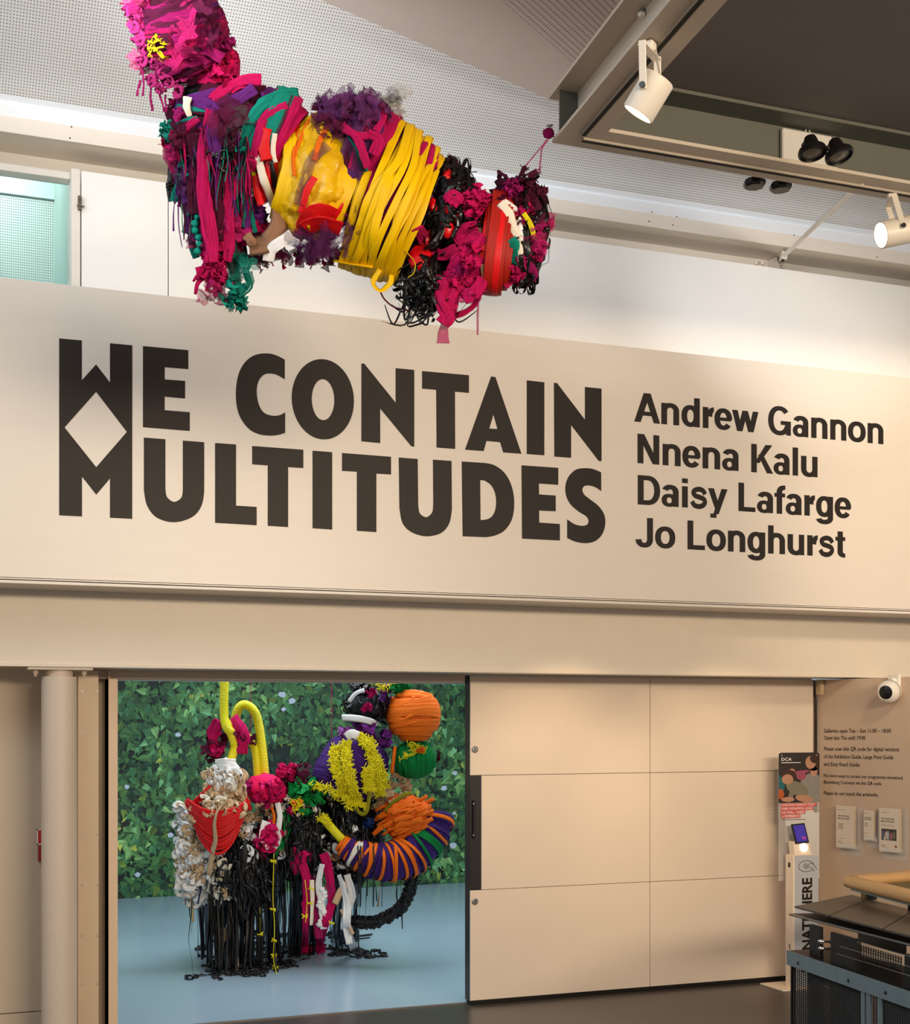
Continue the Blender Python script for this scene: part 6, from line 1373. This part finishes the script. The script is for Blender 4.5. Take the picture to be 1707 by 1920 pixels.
# head with white band
m = B(); S2.scrib(m, hd_, 60, 6, 1.2, 0, 5, .7, hemi=False); o_ = b2(m, 'black_tape_ribbons', FM['blk']); o_['kind'] = 'stuff'
m = B(); S2.strand(m, [(642,1346,16),(655,1346,34),(675,1348,42),(695,1353,38),(707,1360,20)], 13, 1.5, (0, .1, 1)); b2(m, 'white_band', FM['wht'])
m = B(); S2.strand(m, [(655,1316,30),(668,1300,36),(684,1294,34)], 8, 1.5); S2.strand(m, [(668,1270,20),(668,1290,24)], 10, 2); S2.strand(m, [(690,1262,16),(692,1284,20)], 12, 2); b2(m, 'white_strip', FM['wht'])
m = B(); S2.crumple(m, 676, 1284, 18, 16, 24, 16); S2.tuft(m, 684, 1275, 10, 20, 24, 4, 1, .7); b2(m, 'black_tape_frill', FM['blk'])
# orange ball, green ball
for k in range(15):
    m = B(); S2.wrap(m, orb, -.8+.115*k, S2.r.uniform(8, 13), 1+S2.r.random(), S2.r.uniform(-.12, .12), 1, 1.6, .04, k*.3, ruf=.15); b2(m, 'orange_wrap', FM['org'])
for pts in ([(728,1352),(755,1322),(790,1300)], [(735,1375),(765,1345),(815,1330)], [(740,1365),(775,1355),(820,1350)]):
    m = B(); S2.strand(m, S2.on(pts, 3, [orb]), 5, 2); b2(m, 'orange_wrap', FM['org'])
for k in range(11):
    m = B(); S2.wrap(m, gnb, -.8+.16*k, S2.r.uniform(8, 12), 1, S2.r.uniform(-.1, .1), 0, 1.4, .04, k, ruf=.2); b2(m, 'green_wrap', FM['grn'])
m = B(); S2.strand(m, [(741,1400,20),(738,1425,22),(735,1450,18)], 7, 2); S2.crumple(m, 788, 1405, 26, 8, 5, 12); b2(m, 'orange_strip', FM['org'])
m = B(); S2.crumple(m, 745, 1280, 0, 22, 16, 26); b2(m, 'green_cloth', FM['grn'])
m = B(); S2.crumple(m, 744, 1330, 10, 14, 12, 16); b2(m, 'maroon_netting', FM['tmr'])
# orange mass
m = B()
for k in range(70):
    x, y = S2.r.uniform(708, 812), S2.r.uniform(1500, 1580); d = S2.depth(x, y, [om]); 
    if d is None: continue
    S2.strand(m, [(x-14, y+6+S2.r.uniform(-4, 4), d), (x, y, d+5), (x+14, y-4+S2.r.uniform(-4, 4), d+1)], S2.r.uniform(5, 9), 1.4, smoothn=3, ruf=.3)
S2.strand(m, [(700,1565,30),(715,1552,38),(732,1545,44)], 10, 3, ruf=.5); o_ = b2(m, 'orange_cloth_ribbons', FM['org']); o_['kind'] = 'stuff'
# striped horn curling under the orange mass
horn = catmull([Vector(p) for p in ((640,1583,40),(662,1597,42),(690,1610,42),(722,1617,36),(755,1610,28),(785,1590,18),(805,1560,8),(812,1535,0))], 8)
rad = [15+24*math.sin(min(1, i/(len(horn)*.62))*PI/2) for i in range(len(horn))]
m = B(); m.tube(horn, [r*.93 for r in rad], 20); b2(m, 'horn_core', BM['vio'])
seq = ['org', 'org', 'vio', 'org', 'crm', 'org', 'vio', 'org', 'org', 'vio', 'org', 'vio', 'org', 'vio', 'org', 'vio', 'org', 'org', 'vio', 'vio', 'grn', 'grn', 'grn', 'vio', 'org', 'vio', 'org', 'vio']
NN = 40
for i in range(NN):
    f = (i+.5)/NN*(len(horn)-2); k = int(f); p = horn[k].lerp(horn[k+1], f-k); a = (horn[k+1]-horn[max(k-1, 0)]).normalized(); e = a.cross(Vector((0, 0, 1))).normalized(); g = a.cross(e); r_ = rad[k]+S2.r.uniform(0, 2.5); lean = S2.r.uniform(-.35, .35)
    pts = [p+(e*math.cos(q*PI/9)+g*math.sin(q*PI/9))*r_+a*(lean*r_*math.sin(q*PI/9+1)) for q in range(19)]
    c_ = seq[int(i/NN*len(seq))]
    m = B(); S2.strand(m, pts, S2.r.uniform(5.5, 8.5), 1.5, lambda q_: (q_-p).normalized(), smoothn=0, ruf=.2); b2(m, 'horn_wrap', FM[c_])
for x in (671, 676, 700, 716):
    m = B(); S2.strand(m, [(x,1585,76),(x+2,1620,80),(x+1,1660,74),(x,1700,60)], 3, .8, twist=1); b2(m, 'hanging_black_tape', FM['blk'])
# black hooked tail
tail = catmull([Vector(p) for p in ((772,1625,10),(772,1650,8),(765,1680,4),(748,1705,0),(722,1722,-4),(695,1730,-6),(664,1728,-6))], 8)
m = B(); m.tube(tail, [9]*len(tail), 12); b2(m, 'tail_core', BM['blk'])
m = B()
for p in tail:
    for q in range(7):
        a = S2.r.random()*6; S2.strand(m, [p+Vector((math.cos(a)*6, math.sin(a)*6, S2.r.uniform(-4, 9))), p+Vector((math.cos(a+.6)*12, math.sin(a+.6)*12, S2.r.uniform(-2, 10))), p+Vector((math.cos(a+1.2)*9, math.sin(a+1.2)*9, S2.r.uniform(-4, 8)))], 4.5, .8, smoothn=2)
b2(m, 'tail_ribbons', FM['blk']); bpy.data.objects['tail_ribbons']['kind'] = 'stuff'
# pink support cords
for (x, y1, d) in ((470, 1400, -8), (622, 1395, 0), (684, 1290, 0)):
    m = B(); S2.strand(m, [(x, y1, d), (x, 1330, d), (x, 1150, d)], 1.6, 1.4, smoothn=2); S2.strand(m, [(x-3, 1331, d), (x+3, 1334, d)], 3, 2, smoothn=1); b2(m, 'pink_cord', FM['tpk'])
